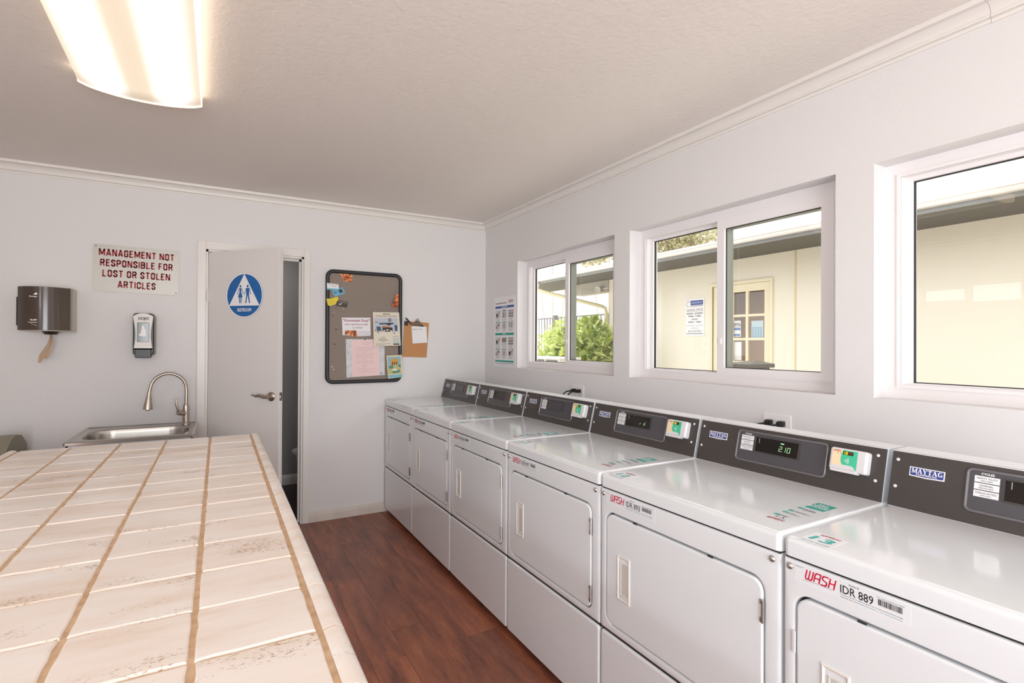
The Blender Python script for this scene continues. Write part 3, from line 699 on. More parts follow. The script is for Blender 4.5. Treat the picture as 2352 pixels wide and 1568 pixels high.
    bd = C('maker_badge', M_WHITE, lambda b: b.prism([(.047, .0955), (.07, .0945), (.0885, .0935), (.107, .0945), (.1295, .0955), (.1295, .1215), (.047, .1215)], .001, .0026, FC), co)
    C('badge_field', M_NAVY, lambda b: b.prism([(.0495, .0985), (.07, .0975), (.0885, .0967), (.107, .0975), (.127, .0985), (.127, .1192), (.0495, .1192)], .0025, .0029, FC), bd)
    C('badge_lettering', M_WHITE, lambda b: (put_serif(b, FC, 'MAYTAG', .0525, .1055, .0118, .072, .0033), put_text(b, FC, 'COMMERCIAL', .0885, .0995, .0042, .05, 'c', .02, .0033)), bd, smooth=False)
    for j, (tx, t2, v) in enumerate((('HEAVY DUTY', 'HIGH HEAT', .1122), ('NORMAL', 'MEDIUM HEAT', .0935), ('DELICATES', 'LOW HEAT', .0748))):
        cl = C('cycle_label#%d' % j, M_PAPER, lambda b, v=v: b.prism(rect(.1925, .243, v, v+.0165), .0016, .0021, FC), co)
        C('label_print#%d' % j, M_INK, lambda b, v=v, tx=tx, t2=t2: (put_text(b, FC, tx, .2178, v+.0085, .0048, min(.0046*len(tx), .042), 'c', 0, .0024), put_text(b, FC, t2, .2178, v+.0028, .0034, .0028*len(t2), 'c', 0, .0024)), cl, smooth=False)
    C('cycles_heading', M_WHITE, lambda b: put_text(b, FC, 'CYCLES', .2185, .132, .0056, .026, 'c', .02, .002), co, smooth=False)
    U0, U1, V0, V1 = .2535, .4125, .077, .1285
    C('display_frame', M_CONS, lambda b: b.ring(rrect(U0-.004, U1+.006, V0-.004, V1+.004, .003, 2), rrect(U0, U1, V0, V1, .002, 2), .001, .0042, FC), co)
    dm = {'grey': mat('display_reflection_grey', '#4a474c', .25), 'off': M_BRONZE}.get(disp, M_BRONZE)  # grey base colour stands in for a reflection on the display cover
    dp = cached('display'+dm.name, 'display', dm, co, lambda b: b.prism(rect(U0, U1, V0, V1), .0012, .0022, FC))
    if disp in ('2.10', 'r d', 'on'): C('display_mark', mat('display_mark', '#b9b6b0', .5), lambda b: b.plate(rect(.2655, .267, .108, .126), .0026, FC), dp, smooth=False)
    SEG = {'2': 'abged', '1': 'bc', '0': 'abcdef', 'r': 'eg', 'd': 'bcdeg', '8': 'abcdefg'}
    def seg(b, ch, u, v, w, h_, lw, n):
        pt = {'a': ((0, h_), (w, h_)), 'b': ((w, h_), (w, h_/2)), 'c': ((w, h_/2), (w, 0)), 'd': ((0, 0), (w, 0)), 'e': ((0, 0), (0, h_/2)), 'f': ((0, h_/2), (0, h_)), 'g': ((0, h_/2), (w, h_/2))}
        b.strokes(FC, [[(u+x+.12*y, v+y) for x, y in pt[s]] for s in SEG[ch]], lw, n)
    if disp == '2.10':
        def dg(b):
            for ch, u in (('2', .3435), ('1', .3575), ('0', .3735)): seg(b, ch, u, .0915, .0095, .0165, .0018, .0026)
            b.plate(rect(.355, .357, .0905, .0925), .0026, FC); b.plate(rect(.3475, .3605, .1165, .1205), .0026, FC)
        C('display_digits#210', M_LCD, dg, dp, smooth=False)
    if disp == 'r d':
        def dg(b):
            seg(b, 'r', .345, .0905, .006, .012, .0016, .0026); seg(b, 'd', .3705, .0905, .0065, .015, .0016, .0026)
        C('display_digits#rd', M_LCD, dg, dp, smooth=False)
    # payment reader
    RB = rrect(.528, .6385, .069, .139, .008, 4)
    rd = C('card_reader', M_READER, lambda b: b.prism(RB, .001, .026, FC, cham=.008), co)
    n0 = .0262
    C('reader_sticker', M_PEACH, lambda b: b.plate(rect(.537, .569, .085, .1335), n0, FC), rd, smooth=False)
    G = [(.611, .1335), (.569, .1335), (.566, .1265), (.5632, .116), (.5628, .105), (.5645, .094), (.569, .088), (.594, .088), (.600, .0865), (.6045, .0825), (.607, .0765), (.611, .0765)]
    C('reader_face', M_GREEN, lambda b: b.plate(G, n0+.0002, FC), rd, smooth=False)
    C('reader_display', M_BRONZE, lambda b: b.plate(rect(.569, .5985, .119, .1305), n0+.0004, FC), rd, smooth=False)
    C('reader_arcs', M_WHITE, lambda b: b.strokes(FC, [[(.573+r_*cos(t_), .1015+r_*sin(t_)) for t_ in (-.6, -.3, 0, .3, .6)] for r_ in (.004, .0075, .011, .0145)], .0014, n0+.0005), rd, smooth=False)
    C('reader_logo', M_RED, lambda b: put_wash(b, FC, .5395, .1275, .0225, .004, n0+.0002), rd, smooth=False)
    C('reader_lights', M_BLACK, lambda b: (b.plate(ellipse(.5527, .1227, .0014, n=10), n0+.0002, FC), b.plate(ellipse(.5608, .1223, .0014, n=10), n0+.0002, FC), b.plate(ellipse(.602, .113, .0008, n=8), n0+.0005, FC)), rd, smooth=False)
    C('reader_lip', M_READER, lambda b: b.box(.536, .613, .064, .0735, .004, .031, bev=.003, F=FC), rd)
    if k >= 2:
        C('reader_digits', M_AMBER, lambda b: (seg(b, '1', .5685, .1208, .0042, .0078, .0011, n0+.0007), seg(b, '8', .5765, .1208, .0042, .0078, .0011, n0+.0007)), rd, smooth=False)
        C('reader_digits_dim', M_DIM, lambda b: (seg(b, '8', .584, .1208, .0042, .0078, .0009, n0+.0007), seg(b, '8', .591, .1208, .0042, .0078, .0009, n0+.0007)), rd, smooth=False)
    return d
DRY = [dryer(k) for k in range(6)]
# ------------------------------------------------------------------ tiled folding counter
CZ = .95
ct = thing('folding_counter', 'long folding counter topped with cream stone tiles in the foreground', 'counter', (-2.42, -3, 0))
XR = [-2.003, -2.1725, -2.342, -2.5095, -2.677, -2.8445]            # joints running down the counter
YR = [-4.545+.1606*i for i in range(19)]; YR[-1] = -1.652; YR = [y for y in YR if y < -1.6]+[-1.452]
MB().box(-2.86, -1.99, -4.6, -1.5, .1, .9).box(-2.8, -2.05, -4.55, -1.55, 0, .1).build('counter_base', mat('counter_base_paint', '#d9d6d3', .5), ct)
MB().box(-2.875, -1.974, -4.6, -1.458, .89, CZ-.0035).build('grout_bed', M_GROUT, ct, smooth=False)
def tile_mesh(w, d, seed, r=.004):
    rg = random.Random(seed); N = 6; P = []
    for (ax, ay), (bx, by) in (((w, d), (0, d)), ((0, d), (0, 0)), ((0, 0), (w, 0)), ((w, 0), (w, d))):
        for i in range(N):
            t = i/N; P.append((ax+(bx-ax)*t, ay+(by-ay)*t))
    Q = []
    for x, y in P:
        k = 0 if rg.random() < .45 else rg.random()*.0022
        Q.append((x+(k if x < w*.02 else -k if x > w*.98 else 0), y+(k if y < d*.02 else -k if y > d*.98 else 0)))
    # clip the corners a little
    Q = [(x, y) for x, y in Q]
    F = Frame((-w/2, -d/2, 0), (1, 0, 0), (0, 1, 0))
    return MB().prism(Q, -.009, 0, F, cham=r).mesh('tile', M_TILE)
TM = {}
for j, (y0, y1) in enumerate(zip(YR, YR[1:])):
    for x1, x0 in zip(XR, XR[1:]):
        gx, gy = .008, .0044
        w, d = round(x1-x0-gx, 3), round(y1-y0-gy, 3); key = (w, d, random.randrange(5))
        if key not in TM: TM[key] = tile_mesh(w, d, hash(key) % 999)
        o = link('tile', TM[key], ct); o.location = Vector(((x0+x1)/2+random.uniform(-.0007, .0007), (y0+y1)/2+random.uniform(-.0006, .0006), CZ+random.uniform(-.0006, .0006)))-ORG[ct.name]
        o.rotation_euler = (random.uniform(-.002, .002), random.uniform(-.002, .002), random.uniform(-.004, .004))
M_EDGE = tile_mat(); M_EDGE.name = 'glazed_edge_tile'; M_EDGE.node_tree.nodes['Principled BSDF'].inputs['Roughness'].default_value = .22
def edge_mesh(L):
    # rounded counter-edge moulding: u = outwards, v = up
    pr = [(.0, -.01), (.0, -.001), (.004, .0015), (.012, .0035), (.02, .003), (.027, -.0005), (.032, -.007), (.034, -.016), (.034, -.046), (.028, -.052), (.0, -.052)]
    return MB().sweep(pr, (0, -L/2, 0), (0, L/2, 0), (1, 0, 0), (0, 0, 1)).mesh('edge_tile', M_EDGE, ang=50)
EM = {}
YE = [-4.545+.159*i for i in range(19)]+[-1.455]
YE = [-4.56]+[-3.424-.159*i for i in range(7, 0, -1)]+[-3.424+.159*i for i in range(12)]+[-1.452]
YE = sorted(set(YE))
gp = [(.0, -.01), (.0, -.003), (.004, -.0005), (.012, .0015), (.02, .001), (.026, -.0025), (.0305, -.008), (.0322, -.016), (.0322, -.044), (.028, -.05), (.0, -.05)]
MB().sweep(gp, (-1.9985, -4.56, CZ), (-1.9985, -1.453, CZ), (1, 0, 0), (0, 0, 1)).sweep(gp, (-2.849, -4.56, CZ), (-2.849, -1.453, CZ), (-1, 0, 0), (0, 0, 1)).build('edge_grout', M_GROUT, ct)
for y0, y1 in zip(YE, YE[1:]):
    L = round(y1-y0-.005, 3)
    if L not in EM: EM[L] = edge_mesh(L)
    for sx, x in ((1, -1.9985), (-1, -2.849)):
        o = link('edge_tile', EM[L], ct); o.location = Vector((x, (y0+y1)/2, CZ))-ORG[ct.name]
        if sx < 0: o.rotation_euler = (0, 0, PI)
# ------------------------------------------------------------------ utility sink and tap
SZ = .845
sk = thing('utility_sink', 'stainless steel sink set in a white cabinet by the door', 'sink', (-2.57, -.35, 0))
so = rrect(-2.872, -2.264, -.636, -.05, .012, 5); si = rrect(-2.822, -2.302, -.57, -.185, .12, 5)
m = MB(); N = len(so)
lay = [(so, SZ-.018), (so, SZ-.003), (inset(so, .003), SZ), (inset(so, .012), SZ+.001), (inset(so, .016), SZ-.003), (inset(si, -.008), SZ-.003), (si, SZ-.008), (inset(si, .006), SZ-.03), (inset(si, .02), SZ-.2), (inset(si, .06), SZ-.225)]
rows = [[m.bm.verts.new((u, v, n)) for u, v in P] for P, n in lay]
for p, q in zip(rows, rows[1:]):
    for k in range(N): m.bm.faces.new((p[k], p[(k+1) % N], q[(k+1) % N], q[k]))
m.bm.faces.new(rows[-1]); m.build('basin', M_STEEL, sk)
MB().lathe([(.04, 0), (.04, .004), (.03, .006), (.01, .002)], (-2.56, -.37, SZ-.226), n=20).build('drain', M_CHROME, sk)
MB().box(-2.862, -2.27, -.625, -.06, .1, SZ-.2).box(-2.862, -2.27, -.625, -.612, .1, SZ-.018).box(-2.862, -2.85, -.625, -.06, .1, SZ-.018).box(-2.282, -2.27, -.625, -.06, .1, SZ-.018).box(-2.84, -2.29, -.58, -.08, 0, .1).build('cabinet', M_ENAMEL, sk, smooth=False)
for x0, x1 in ((-2.855, -2.569), (-2.563, -2.277)):
    c = MB().box(x0, x1, -.643, -.6255, .13, .76, bev=.003).build('cabinet_door', M_ENAMEL, sk)
    xk = x1-.03 if x0 < -2.7 else x0+.03
    MB().lathe([(.005, 0), (.005, .012), (.012, .018), (.012, .026), (.004, .03)], (xk, -.643, .66), (0, -1, 0), 14).build('knob', M_NICKEL, c)
fx, fy = -2.33, -.125
fc = thing('kitchen_tap', 'brushed nickel gooseneck tap with pull-down spray head at the sink', 'tap', (fx, fy, SZ-.003))
MB().lathe([(.027, 0), (.027, .006), (.021, .012), (.0195, .1), (.017, .125), (.011, .14)], (fx, fy, SZ-.003), n=20).build('tap_body', M_NICKEL, fc)
pts = [(fx, fy, SZ+.13), (fx+.002, fy, SZ+.2)]
for i in range(0, 17):
    t = PI*i/16*.94; pts.append((fx-.1+.1*cos(t), fy-.012*i/16, SZ+.235+.105*sin(t)))
pts.append((fx-.207, fy-.014, SZ+.2))
MB().tube(pts, [.0115, .0105]+[.0095]*(len(pts)-2), 12).build('spout', M_NICKEL, fc)
MB().lathe([(.0105, 0), (.0115, .02), (.016, .045), (.026, .105), (.0265, .117), (.012, .118), (.011, .126)], (fx-.205, fy-.013, SZ+.225), (-.06, -.02, -1), 18).build('spray_head', M_NICKEL, fc)
hp = Vector((fx-.008, fy-.012, SZ+.07)); hd = Vector((-.72, -.62, .2)).normalized()
m = MB().lathe([(.0165, 0), (.0175, .045), (.016, .05), (.003, .051)], hp, hd, 18)
e0 = hp+hd*.038; m.tube([e0, e0+Vector((-.006, -.004, .025)), e0+Vector((-.016, -.006, .055)), e0+Vector((-.017, -.006, .08)), e0+Vector((-.013, -.004, .1))], [.009, .0085, .0075, .006, .003], 10)
m.build('lever', M_NICKEL, fc)
# ------------------------------------------------------------------ swing-top bin
M_BIN = mat('olive_plastic', '#8a8571', .5)
bx, by = -3.365, -.3
bn = thing('waste_bin', 'olive grey plastic bin with hooded lid at the left edge', 'bin', (bx, by, 0))
def loft(m, secs):
    rows = [[m.bm.verts.new(Vector((u, v, z))) for u, v in P] for P, z in secs]; N = len(rows[0])
    for p, q in zip(rows, rows[1:]):
        for k in range(N): m.bm.faces.new((p[k], p[(k+1) % N], q[(k+1) % N], q[k]))
    m.bm.faces.new(rows[0][::-1]); m.bm.faces.new(rows[-1]); return m
sq = lambda a, b, r: rrect(bx-a, bx+a, by-b, by+b, r, 5)
loft(MB(), [(sq(.17, .15, .03), 0), (sq(.215, .19, .035), .655), (sq(.225, .2, .035), .66), (sq(.225, .2, .035), .685)]).build('bin_body', M_BIN, bn)
m = loft(MB(), [(sq(.228, .203, .035), .675), (sq(.232, .207, .035), .7), (sq(.226, .2, .035), .72)])
# hood: a roof running left-right with raised rounded ends
for x0, x1, s in ((bx-.225, bx-.12, 0), (bx+.12, bx+.225, 1), (bx-.12, bx+.12, 2)):
    prof = [(-.198, .715), (-.175, .79), (-.09, .845), (.0, .862), (.09, .845), (.175, .79), (.198, .715)] if s < 2 else [(-.15, .715), (-.13, .76), (-.06, .825), (0, .838), (.06, .825), (.13, .76), (.15, .715)]
    m.sweep([(by+a, b) for a, b in prof], (x0, 0, 0), (x1, 0, 0), (0, 1, 0), (0, 0, 1))
m.build('bin_lid', M_BIN, bn)
MB().face([(bx-.12, by-.152, .722), (bx+.12, by-.152, .722), (bx+.12, by-.075, .826), (bx-.12, by-.075, .826)]) 
m = MB(); m.box(bx-.118, bx+.118, by-.162, by-.15, .722, .75, bev=.003); m.build('swing_flap', mat('olive_flap', '#777363', .5), bn)
# ------------------------------------------------------------------ paper towel dispenser
td = thing('towel_dispenser', 'smoky brown centre-pull paper towel dispenser on the back wall', 'dispenser', FB(-3.05, 1.44, 0))
M_BEIGE = mat('dispenser_beige', '#cdc3b2', .45); M_SMOKE = mat('smoky_brown_plastic', '#483a31', .2, coat=.2)
def bulge(x0, x1, yb, yf, sag, n=14):
    P = [(x0, yb)]+[(x0+(x1-x0)*i/n, yf-sag*(1-((i-n/2)/(n/2))**2)) for i in range(n+1)]+[(x1, yb)]
    return P
loft(MB(), [(bulge(-3.168, -2.934, 0, -.17, .055), z) for z in (1.457, 1.722)]).build('dispenser_back', M_BEIGE, td)
loft(MB(), [(bulge(-3.172, -2.931, -.13, -.182, .068), z) for z in (1.462, 1.7185)]).build('dispenser_cover', M_SMOKE, td)
MB().box(-3.186, -3.172, -.15, -.12, 1.49, 1.66, bev=.002).build('hinge_strip', M_GAP, td)
loft(MB(), [(ellipse(-3.035, -.12, .03, .03, 16), 1.438), (ellipse(-3.035, -.12, .045, .045, 16), 1.458)]).build('dispenser_nozzle', mat('dark_brown', '#2b211c', .4), td)
m = MB(); NW = 10
def tailp(i, j):
    t = i/NW; w = .010+.034*min(t*1.2, 1); u = (j/4-.5)*w
    return Vector((-3.037+u-.028*t**1.4+.006*sin(t*5), -.12+.012*cos(j*1.5+t*2)*(1-.3*t), 1.44-.15*t+(.03*(1-abs(j-1)/3)*-1 if i == NW and j < 2 else 0)))
vv = [[m.bm.verts.new(tailp(i, j)) for j in range(5)] for i in range(NW+1)]
for i in range(NW):
    for j in range(4): m.bm.faces.new((vv[i][j], vv[i][j+1], vv[i+1][j+1], vv[i+1][j]))
m.build('towel_tail', mat('kraft_towel', '#c3aa90', .9), td)
FTD = Frame((-3.075, -.247, 0), (1, .12, 0), (0, 0, 1))
m = MB(); put_text(m, FTD, 'Georgia-Pacific', -.03, 1.656, .0075, .062, 'l', .02, .002); m.plate([(0, 1.683), (-.013, 1.67), (.013, 1.67)], .002, FTD)
put_text(m, FTD, 'SofPull', -.024, 1.518, .0075, .042, 'l', .03, .002); put_text(m, FTD, 'centerpull towel', -.034, 1.505, .005, .064, 'l', .02, .002)
m.strokes(FTD, [[(-.022, 1.5), (0, 1.489), (.022, 1.5)]], .0012, .002)
tagit(m.build('dispenser_print', M_WHITE, td, smooth=False), kind='stuff')
# ------------------------------------------------------------------ management sign
ms = thing('management_sign', 'grey metal sign with red capitals about lost or stolen articles', 'sign', FB(-2.6, 1.9, 0))
SA = R(-.8); FM = Frame(FB(-2.6195, 1.8775, .002), (cos(SA), 0, sin(SA)), (-sin(SA), 0, cos(SA)))
MB().prism(rrect(-.236, .236, -.154, .154, .01, 4), 0, .0025, FM).build('sign_plate', mat('aluminium_sign', '#bcb9b1', .35, metal=.15), ms)
m = MB()
for t_, v, w in (('MANAGEMENT NOT', .077, .414), ('RESPONSIBLE FOR', .009, .398), ('LOST OR STOLEN', -.060, .372), ('ARTICLES', -.129, .208)):
    put_block(m, FM, t_, -w/2, v, .052, w, .003)
tagit(m.build('sign_lettering', mat('sign_red', '#98191f', .45), ms, smooth=False), kind='stuff')
for u in (-.222, .222):
    for v in (-.14, .14):
        dk = (u < 0) == (v > 0)
        MB().lathe([(.0035 if dk else .0022, 0), (.0035 if dk else .0022, .0012), (.001, .002)], FM(u, v, .0025), FM.N, 10).build('sign_screw', M_INK if dk else M_GREY, ms)
# ------------------------------------------------------------------ soap dispenser
sp = thing('soap_dispenser', 'white and black liquid soap dispenser on the wall above the sink', 'dispenser', FB(-2.57, 1.29, 0))
FSp = Frame((-2.574, -.1, 1.438), (1, 0, 0), (0, 0, 1))
MB().prism(rrect(-.05, .062, -.13, .135, .012, 4), -.1, -.03, FSp, cham=.008).build('soap_back', mat('soap_bracket_grey', '#8d8580', .4), sp)
def shell(w):      # waisted outline with arched top
    P = []
    for i in range(13): a = i/12; P.append((w*(1-2*a), .128+.02*(1-(1-2*a)**2)))
    for i in range(1, 12): a = i/12; P.append((-w+.012*sin(a*PI)**1.5*(w/.055), .128-.25*a))
    P += [(-w+.006, -.125), (w-.006, -.125)]
    for i in range(11, 0, -1): a = i/12; P.append((w-.012*sin(a*PI)**1.5*(w/.055), .128-.25*a))
    return P
MB().prism([(u*1.0, v) for u, v in rrect(-.057, .057, -.13, .147, .02, 5)], -.08, -.008, FSp, cham=.006).build('soap_housing', M_BLACK, sp)
MB().prism([(u, v if v > -.12 else -.09) for u, v in shell(.055)], -.02, .006, FSp, cham=.005).build('soap_cover', mat('soap_cover_white', '#d6d1cc', .3), sp)
MB().prism(rrect(-.044, .044, -.148, -.088, .008, 4), -.05, .004, FSp, cham=.004).build('push_bar', M_BLACK, sp)
wn = MB().prism(rrect(-.031, .031, -.042, .084, .006, 4), .0055, .0068, FSp).build('soap_window', M_GLASSD, sp)
MB().prism([(-.005, .066), (.004, .066), (.006, .05), (.014, .04), (.016, -.006), (-.004, -.006), (-.024, .0), (-.012, .018), (-.007, .048)], .0068, .0074, FSp).build('soap_pouch', mat('soap_white', '#e6dedc', .3), wn)
MB().ring(rrect(-.0325, .0325, -.0435, .0855, .006, 4), rrect(-.0305, .0305, -.0415, .0835, .006, 4), .005, .008, FSp).build('window_rim', M_BLACK, sp)
put_text(MB(), FSp, 'GOJO', 0, .104, .018, .056, 'c', .02, .0066, .15).build('soap_print', M_INK, sp, smooth=False)
# ------------------------------------------------------------------ notice board
nb = thing('notice_board', 'grey fabric notice board in a rounded black frame', 'notice board', FB(-1.1, 1.52, 0))
NA = rrect(-1.402, -.806, 1.081, 1.967, .048, 6); NBp = inset(NA, .017)
MB().prism(NA, .001, .016, FB).build('board_panel', M_FABRIC, nb)
m = MB().tube([FB(u, v, .017) for u, v in inset(NA, .004)], .0155, 10, closed=True); m.build('board_frame', mat('black_rubber', '#29282a', .45), nb)
def sheet(name, label, cat, pts, n, m_, group=None, th=.0007):
    """a paper lying on the board: outline in wall coordinates"""
    cx = sum(p[0] for p in pts)/len(pts); cz = sum(p[1] for p in pts)/len(pts)
    t = thing(name, label, cat, FB(cx, cz, n), group); MB().prism(pts, n, n+th, FB).build('sheet', m_, t, smooth=False); return t
NB0 = .0165
sheet('food_photo', 'torn food photo at the top edge of the notice board', 'photo', [(-1.315, 1.957), (-1.208, 1.952), (-1.208, 1.889), (-1.276, 1.886)], NB0, M_PIZZA)
sheet('food_photo', 'narrow torn food photo by the right frame of the notice board', 'photo', [(-.852, 1.807), (-.829, 1.805), (-.829, 1.72), (-.851, 1.686), (-.889, 1.704)], NB0+.016, M_PIZZA)
c1 = sheet('business_card', 'white and teal business card overlapping the left frame of the board', 'card', [(-1.406, 1.866), (-1.316, 1.861), (-1.316, 1.812), (-1.406, 1.814)], NB0+.0165, M_PAPER)
MB().plate([(-1.406, 1.826), (-1.316, 1.824), (-1.316, 1.812), (-1.406, 1.814)], NB0+.0175, FB).build('card_band', mat('card_teal', '#6db3c4', .5), c1, smooth=False)
m = MB(); [m.plate(rect(-1.396+a, -1.396+a+L, z, z+.0035), NB0+.0175, FB) for a, L, z in ((0, .022, 1.856), (.028, .018, 1.854), (.052, .026, 1.853), (.02, .04, 1.84))]
tagit(m.build('card_print', M_GREY, c1, smooth=False), kind='stuff')
c2 = sheet('business_card', 'tilted sky blue business card with a dark square', 'card', [(-1.365, 1.809), (-1.286, 1.841), (-1.263, 1.795), (-1.343, 1.761)], NB0, mat('card_blue', '#62abd0', .5))
MB().plate([(-1.318, 1.817), (-1.292, 1.828), (-1.278, 1.802), (-1.305, 1.791)], NB0+.001, FB).build('card_picture', mat('card_dark', '#33303a', .5), c2, smooth=False)
MB().plate([(-1.348, 1.794), (-1.33, 1.8), (-1.329, 1.795), (-1.345, 1.788)], NB0+.001, FB).build('card_print', M_INK, c2, smooth=False)
yn = sheet('sticky_note', 'yellow note pinned half over the left frame', 'note', [(-1.41, 1.741), (-1.375, 1.744), (-1.325, 1.763), (-1.317, 1.738), (-1.332, 1.72), (-1.337, 1.704), (-1.383, 1.684), (-1.399, 1.695)], NB0+.0165, mat('yellow_paper', '#dfcb3a', .6))
m = MB(); m.strokes(FB, [[(-1.39, 1.729-.009*i), (-1.35, 1.737-.009*i)] for i in range(4)], .0012, NB0+.0175); tagit(m.build('note_print', mat('yellow_ink', '#b5a52c', .6), yn, smooth=False), kind='stuff')
c3 = sheet('business_card', 'dark brown business card beside the yellow note', 'card', [(-1.328, 1.740), (-1.241, 1.726), (-1.248, 1.678), (-1.334, 1.690)], NB0+.001, mat('card_brown', '#33271f', .4))
MB().plate([(-1.31, 1.73), (-1.248, 1.72), (-1.249, 1.714), (-1.311, 1.724)], NB0+.002, FB).build('card_band', M_GREY, c3, smooth=False)
MB().plate([(-1.316, 1.705), (-1.295, 1.712), (-1.283, 1.717), (-1.293, 1.704), (-1.304, 1.697)], NB0+.002, FB).build('card_picture', mat('card_tan', '#c9b19a', .5), c3, smooth=False)
FH = Frame(FB(-1.173, 1.527, NB0), (1, 0, .012), (0, 0, 1))
hp_ = sheet('pizza_notice', 'handwritten white notice reading homemade pizza', 'notice', [(-1.288, 1.598), (-1.061, 1.604), (-1.058, 1.461), (-1.066, 1.456), (-1.162, 1.452), (-1.281, 1.459)], NB0, M_PAPER)
M_MAG = mat('magenta_marker', '#a3275c', .6)
m = MB(); put_text(m, FH, '"Homemade Pizza!"', 0, .042, .021, .212, 'c', .012, .0012); put_text(m, FH, 'call or text Kame w/ $50', 0, .0135, .013, .185, 'c', .008, .0012); put_text(m, FH, 'to Order!', .008, -.013, .013, .08, 'c', .008, .0012)
m.build('handwriting', M_MAG, hp_, smooth=False)
sheet('food_photo', 'small food photo stuck to the foot of the pizza notice', 'photo', [(-1.263, 1.497), (-1.17, 1.498), (-1.17, 1.465), (-1.161, 1.46), (-1.166, 1.449), (-1.225, 1.448), (-1.228, 1.461), (-1.263, 1.46)], NB0+.0012, M_PIZZA)
bc = sheet('business_card', 'plain white card stuck to the foot of the pizza notice', 'card', [(-1.163, 1.492), (-1.064, 1.495), (-1.066, 1.455), (-1.16, 1.45)], NB0+.0011, mat('card_white', '#d7d5da', .6))
m = MB(); m.strokes(FB, [[(-1.155, 1.488), (-1.11, 1.489)], [(-1.094, 1.487), (-1.075, 1.488)], [(-1.09, 1.468), (-1.07, 1.469)]], .0018, NB0+.0021); tagit(m.build('card_print', M_LGREY, bc, smooth=False), kind='stuff')
pl = sheet('plastic_sleeve', 'clear silvery plastic sleeve under the pink letter', 'sleeve', [(-1.256, 1.427), (-.944, 1.428), (-.940, 1.132), (-1.248, 1.118)], NB0, photo_mat('crinkled_plastic', [(.35, lin('#b9bcbf')), (.6, lin('#d3d5d8'))], 30))
pk = sheet('pink_letter', 'pale pink typed letter in the plastic sleeve', 'letter', [(-1.214, 1.42), (-.988, 1.426), (-.981, 1.133), (-1.206, 1.124)], NB0+.001, mat('pink_paper', '#e9ccca', .6))
m = MB()
for i, (a, L) in enumerate(((.08, .07), (.09, .05), (0, 0), (.035, .15), (.03, .16), (.03, .14), (.09, .03), (.03, .15), (.04, .14), (.03, .15), (.03, .15), (.09, .03), (.03, .15), (.03, .14), (.09, .04), (.075, .05), (.09, .03), (.04, .15), (.08, .06), (.05, .14))):
    if L: m.strokes(FB, [[(-1.21+a, 1.398-.0125*i), (-1.21+a+L, 1.3995-.0125*i)]], .0024, NB0+.002)
tagit(m.build('letter_print', mat('pink_ink', '#c4a6a8', .6), pk, smooth=False), kind='stuff')
fl_ = sheet('bar_flyer', 'cream flyer reading mobile bar for rent', 'flyer', [(-1.046, 1.650), (-.826, 1.654), (-.810, 1.377), (-1.036, 1.371)], NB0+.0165, mat('cream_paper', '#ddd5c4', .6))
FFl = Frame(FB(-.931, 1.513, NB0+.0173), (1, 0, .015), (-.045, 0, 1))
m = MB(); put_text(m, FFl, 'VINTAGE', .002, .119, .010, .06, 'c', .03, .0004); put_text(m, FFl, 'MOBILE BAR FOR RENT', .003, .101, .0125, .182, 'c', 0, .0004)
m.build('flyer_heading', M_INK, fl_, smooth=False)
def pat(t, name, col, polys, F, n=.0006): return MB_poly(t, name, col, polys, F, n)
def MB_poly(t, name, col, polys, F, n):
    m = MB(); [m.plate(p, n, F) for p in polys]; o = m.build(name, mat('print_'+col.strip('#'), col, .5), t, smooth=False)
    if len(polys) > 1: o['kind'] = 'stuff'
    return o
pat(fl_, 'flyer_photo', '#b9bcc6', [rect(-.1, .097, -.022, .092)], FFl, .0004)
pat(fl_, 'photo_awning', '#2c5670', [[(-.1, .055), (-.07, .052), (-.075, .06)], [(-.06, .05), (.06, .054), (.06, .04), (-.06, .036)], [(-.084, .02), (-.05, .02), (-.042, -.016), (-.08, -.016)], [(.066, .036), (.094, .03), (.09, -.016), (.07, -.016)]], FFl, .0006)
pat(fl_, 'photo_bar', '#2d1d16', [[(-.035, .014), (.05, .014), (.05, -.021), (-.035, -.021)], [(.02, .09), (.028, .09), (.028, .06), (.02, .06)], [(.034, .09), (.04, .09), (.04, .06), (.034, .06)], [(0, .05), (.04, .048), (.035, .03), (.005, .032)]], FFl, .0007)
pat(fl_, 'photo_people', '#c08a6a', [[(-.045, .026), (-.01, .03), (.028, .024), (.026, .014), (-.04, .014)], [(-.098, -.004), (-.088, -.002), (-.08, -.018), (-.096, -.02)]], FFl, .0008)
pat(fl_, 'photo_sign', '#e4ddd4', [[(-.03, -.012), (-.012, -.006), (-.018, -.02), (-.03, -.02)], [(-.006, -.004), (.016, -.002), (.016, -.012), (-.006, -.012)], [(.026, -.006), (.046, -.014), (.046, -.02), (.032, -.02)]], FFl, .0009)
m = MB()
for u, v, L in ((-.052, -.068, .038), (-.066, -.08, .062), (-.07, -.087, .07), (-.075, -.095, .09), (-.05, -.103, .04), (-.094, -.121, .125), (-.094, -.132, .075), (.05, -.06, .05)): m.strokes(FFl, [[(u, v), (u+L, v)]], .0028, .0004)
tagit(m.build('flyer_print', mat('flyer_ink', '#76706a', .6), fl_, smooth=False), kind='stuff')
pat(fl_, 'flyer_ticket', '#bfc7c0', [rrect(.05, .105, -.122, -.07, .006, 3)], FFl, .0005); pat(fl_, 'ticket_band', '#23272b', [rect(.052, .103, -.131, -.121)], FFl, .0006)
ps = sheet('postcard', 'colourful postcard of a yellow pavilion at the lower right of the board', 'postcard', [(-.931, 1.292), (-.802, 1.298), (-.793, 1.112), (-.917, 1.100)], NB0+.0165, mat('postcard_cream', '#d9d3b4', .5))
FP = Frame(FB(-.861, 1.2, NB0+.0173), (1, 0, .05), (-.06, 0, 1))
pat(ps, 'postcard_sky', '#8fb0bd', [rect(-.056, .054, .0, .083)], FP, .0004)
